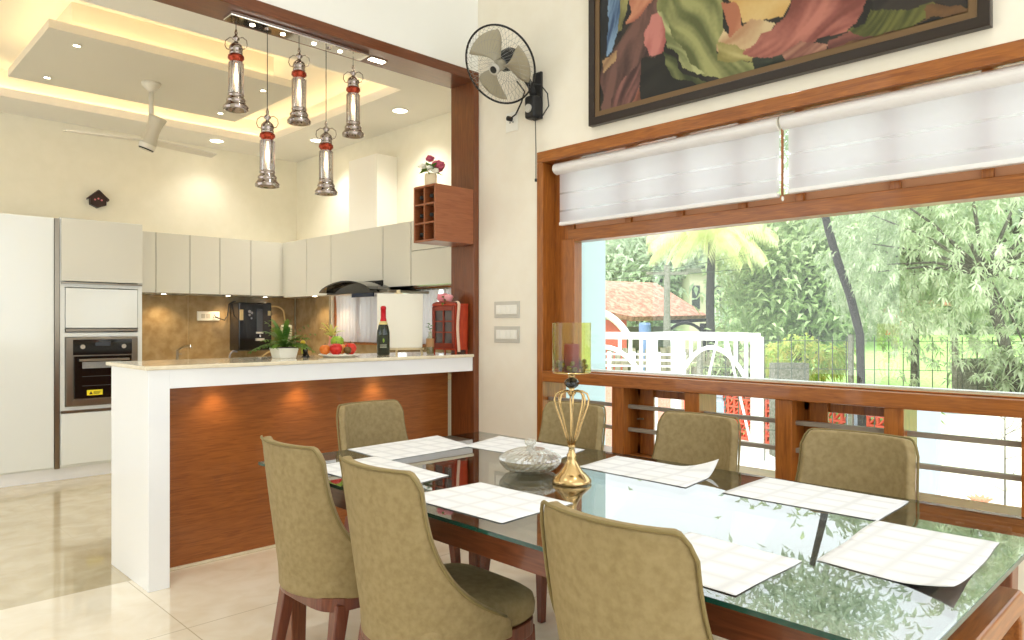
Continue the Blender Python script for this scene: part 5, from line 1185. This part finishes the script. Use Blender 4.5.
# vegetation
def clump_tree(name, label, cat, base, h, crown_c, rad, ncl, nlf, LL, LW, m, trunk_r=.15, seed=0, group=None, whorl=False, lean=None, hollow=.55):
    rnd = random.Random(seed); th = thing(name, label, cat, tuple(base), group)
    cc = Vector(crown_c); b = MB(); tips = []
    for k in range(ncl):
        while True:
            d = Vector((rnd.uniform(-1, 1), rnd.uniform(-1, 1), rnd.uniform(-1, 1)))
            if hollow < d.length < 1: break
        nz = 1+.25*noise.noise(d*2.2+Vector((seed, 0, 0)))
        p = cc+Vector((d.x*rad[0], d.y*rad[1], d.z*rad[2]))*nz; tips.append(p)
        out = (p-cc).normalized()
        for j in range(nlf):
            if whorl:
                a = 2*PI*j/nlf+rnd.uniform(-.2, .2); ax_ = (out+Vector((0, 0, .5))).normalized(); s1 = ax_.orthogonal().normalized(); s2 = ax_.cross(s1)
                dd = s1*math.cos(a)+s2*math.sin(a)+ax_*rnd.uniform(-.3, .5); bp = p+ax_*rnd.uniform(-.04, .04)
            else:
                dd = Vector((rnd.uniform(-1, 1), rnd.uniform(-1, 1), rnd.uniform(-.8, .6))); bp = p+Vector((rnd.gauss(0, 1), rnd.gauss(0, 1), rnd.gauss(0, 1)))*LL*1.5
            b.leaf(bp, dd, LL*rnd.uniform(.7, 1.15), LW*rnd.uniform(.8, 1.2), droop=.35)
    b.build('foliage', m, th, weld=False)
    b = MB(); top = cc+Vector((0, 0, -rad[2]*.2)); bs = Vector(base)
    mid = bs.lerp(top, .5)+Vector(lean or (0, 0, 0))
    b.tube([bs, mid, top], [trunk_r, trunk_r*.8, trunk_r*.6], 10)
    for k in range(0, len(tips), max(1, len(tips)//14)): b.tube([top, top.lerp(tips[k], .5)+Vector((0, 0, .1)), tips[k]], [trunk_r*.35, trunk_r*.18, trunk_r*.06], 5)
    b.build('trunk', 'bark', th, smooth=True)
    return th
def gp(d, px): q = at(d, px, 325); return Vector((q[0], q[1], GZ))
G = 'broadleaf trees beyond the garden'
c = V(10.5, 985, 245); clump_tree('mango_tree', 'large mango tree with whorled long leaves filling the right of the window', 'tree', gp(10.8, 1040), 0, c, (2.4, 2.4, 2.1), 1700, 13, .125, .033, 'leaf_mango', .11, 11, G, True, None, .3)
c = V(12.5, 915, 255); clump_tree('mango_tree', 'smaller mango tree left of the large one', 'tree', gp(13, 915), 0, c, (1.35, 1.4, 1.4), 620, 13, .15, .037, 'leaf_mango', .09, 12, G, True, None, .3)
c = V(20, 806, 268); clump_tree('shade_tree', 'pale green shade tree right of the palm', 'tree', gp(20.5, 810), 0, c, (2.0, 2.0, 1.9), 420, 18, .3, .13, 'leaf_mid', .2, 13, G)
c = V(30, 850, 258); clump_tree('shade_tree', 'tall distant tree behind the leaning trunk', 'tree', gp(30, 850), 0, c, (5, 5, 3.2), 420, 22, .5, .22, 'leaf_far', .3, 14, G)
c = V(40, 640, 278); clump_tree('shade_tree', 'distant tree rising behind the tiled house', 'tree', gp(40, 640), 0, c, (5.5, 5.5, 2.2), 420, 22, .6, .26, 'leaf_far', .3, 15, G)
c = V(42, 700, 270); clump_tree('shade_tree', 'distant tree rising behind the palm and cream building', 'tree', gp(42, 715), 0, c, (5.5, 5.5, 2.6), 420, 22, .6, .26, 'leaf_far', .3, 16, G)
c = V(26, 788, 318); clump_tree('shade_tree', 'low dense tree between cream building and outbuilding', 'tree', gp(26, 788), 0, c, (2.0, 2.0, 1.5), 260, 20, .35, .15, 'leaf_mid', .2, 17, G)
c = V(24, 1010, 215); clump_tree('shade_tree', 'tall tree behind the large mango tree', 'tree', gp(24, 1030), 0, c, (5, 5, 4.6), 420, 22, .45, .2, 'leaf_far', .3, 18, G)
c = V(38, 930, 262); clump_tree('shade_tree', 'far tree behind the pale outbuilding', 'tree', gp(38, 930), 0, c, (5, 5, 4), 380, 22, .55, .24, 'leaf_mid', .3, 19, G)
c = V(13.5, 806, 358); clump_tree('croton_bush', 'yellow and pink leaved croton bush behind the window sill', 'bush', gp(13.5, 805), 0, c, (1.0, .8, .38), 110, 12, .24, .06, 'leaf_yellow', .05, 20, None, True)
c = V(10.5, 1018, 372); clump_tree('garden_shrub', 'long leaved green shrub by the right picture edge', 'bush', gp(10.5, 1018), 0, c, (.45, .5, .5), 60, 12, .22, .05, 'leaf_mango', .04, 21, None, True)
c = V(8.8, 916, 424); clump_tree('garden_plant', 'spiky green plant beside the grey pillar outside', 'plant', gp(8.8, 916), 0, c, (.18, .18, .25), 12, 12, .3, .04, 'leaf_house', .03, 22, None, True)
c = V(16, 742, 372); clump_tree('garden_shrub', 'low pale shrub growing before the board fence', 'bush', gp(16, 742), 0, c, (1.2, .8, .5), 70, 14, .2, .09, 'leaf_mid', .04, 23)
c = V(7, 972, 545); 
# coconut palm
p = gp(19, 711); th = thing('coconut_palm', 'coconut palm with drooping yellow green fronds and dark trunk', 'palm tree', tuple(p))
q = V(19, 711, 232)
pts = [Vector((p.x, p.y, GZ)).lerp(q, k/8)+Vector((.05*math.sin(k), 0, 0)) for k in range(9)]
MB().tube(pts, [.13-.004*k for k in range(9)], 12).build('trunk', mat('palm_bark', (84, 82, 78), .9, c2=(58, 56, 54), scale=(3, 3, 14)), th, smooth=True)
rnd = random.Random(6)
for k in range(20):
    a = 2*PI*k/20+rnd.uniform(-.15, .15); el = rnd.uniform(-.1, 1.1); d = Vector((math.cos(a)*math.cos(el), math.sin(a)*math.cos(el), math.sin(el))); pt = q.copy(); b = MB(); sp = [pt.copy()]
    for i in range(16): pt = pt+d*.115; d = (d+Vector((0, 0, -.11))).normalized(); sp.append(pt.copy())
    b.tube(sp, [.03-.0015*i for i in range(17)], 4)
    for i in range(2, 17):
        tg = (sp[i]-sp[i-1]).normalized(); sd = tg.cross(Vector((0, 0, 1))).normalized()
        for s in (-1, 1):
            for jj in (0, .5):
                pp = sp[i-1].lerp(sp[i], jj); b.leaf(pp, sd*s+tg*.5+Vector((0, 0, -.5)), .5*math.sin(PI*(i+3)/22)+.1, .05, droop=.5)
    b.build('frond', 'leaf_palm', th, weld=False)
# leaning dark trunk with crown far up
p = gp(10.6, 863); th = thing('leaning_tree', 'dark leaning bare trunk in the middle of the window view', 'tree', tuple(p))
pts = [V(10.6, 863, 380), V(10.6, 860, 335), V(10.6, 850, 295), V(10.6, 838, 262), V(10.6, 828, 228), V(10.6, 822, 200), V(10.6, 812, 160)]; pts[0].z = GZ
MB().tube(pts, [.06, .058, .06, .058, .055, .05, .04], 10).build('trunk', mat('dark_bark', (72, 70, 66), .9, c2=(46, 44, 42), scale=(9, 9, 4)), th, smooth=True)
b = MB(); rnd = random.Random(9)
for k in range(120):
    c_ = pts[-1]+Vector((rnd.gauss(0, .6), rnd.gauss(0, .6), .4+abs(rnd.gauss(0, .5))))
    for j in range(16): b.leaf(c_+Vector((rnd.gauss(0, .25), rnd.gauss(0, .25), rnd.gauss(0, .2))), (rnd.uniform(-1, 1), rnd.uniform(-1, 1), rnd.uniform(-.8, .5)), .18, .07)
b.build('foliage', 'leaf_far', th, weld=False)
# small bare sapling and red flower near the window right
p = gp(6.2, 1005); th = thing('bare_sapling', 'thin bare sapling outside by the right picture edge', 'plant', tuple(p))
b = MB(); tr = [Vector((p.x, p.y, GZ)), Vector((p.x, p.y, GZ+.5)), V(6.2, 1005, 400)]; b.tube(tr, [.012, .01, .004], 5); rnd = random.Random(3)
for k in range(16):
    q = tr[1].lerp(tr[2], rnd.random()); a = rnd.uniform(0, 6.28); b.tube([q, q+Vector((math.cos(a)*.12, math.sin(a)*.12, .05)), q+Vector((math.cos(a)*.2, math.sin(a)*.2, .14))], [.004, .003, .002], 4)
b.build('stem', 'bark', th)
p = V(6.0, 980, 506); th = thing('potted_flower', 'small red leaved flower low outside the right window', 'plant', (p.x, p.y, GZ))
b = MB()
for k in range(12): a = 2*PI*k/12; b.leaf(p, (math.cos(a), math.sin(a), 1), .16, .05)
b.build('leaves', mat('salmon_leaf', (240, 150, 120), .6), th); MB().tube([(p.x, p.y, GZ), p], .008, 5).build('stem', 'bark', th)

for o in bpy.data.objects:
    if '_o' in o.keys(): del o['_o']
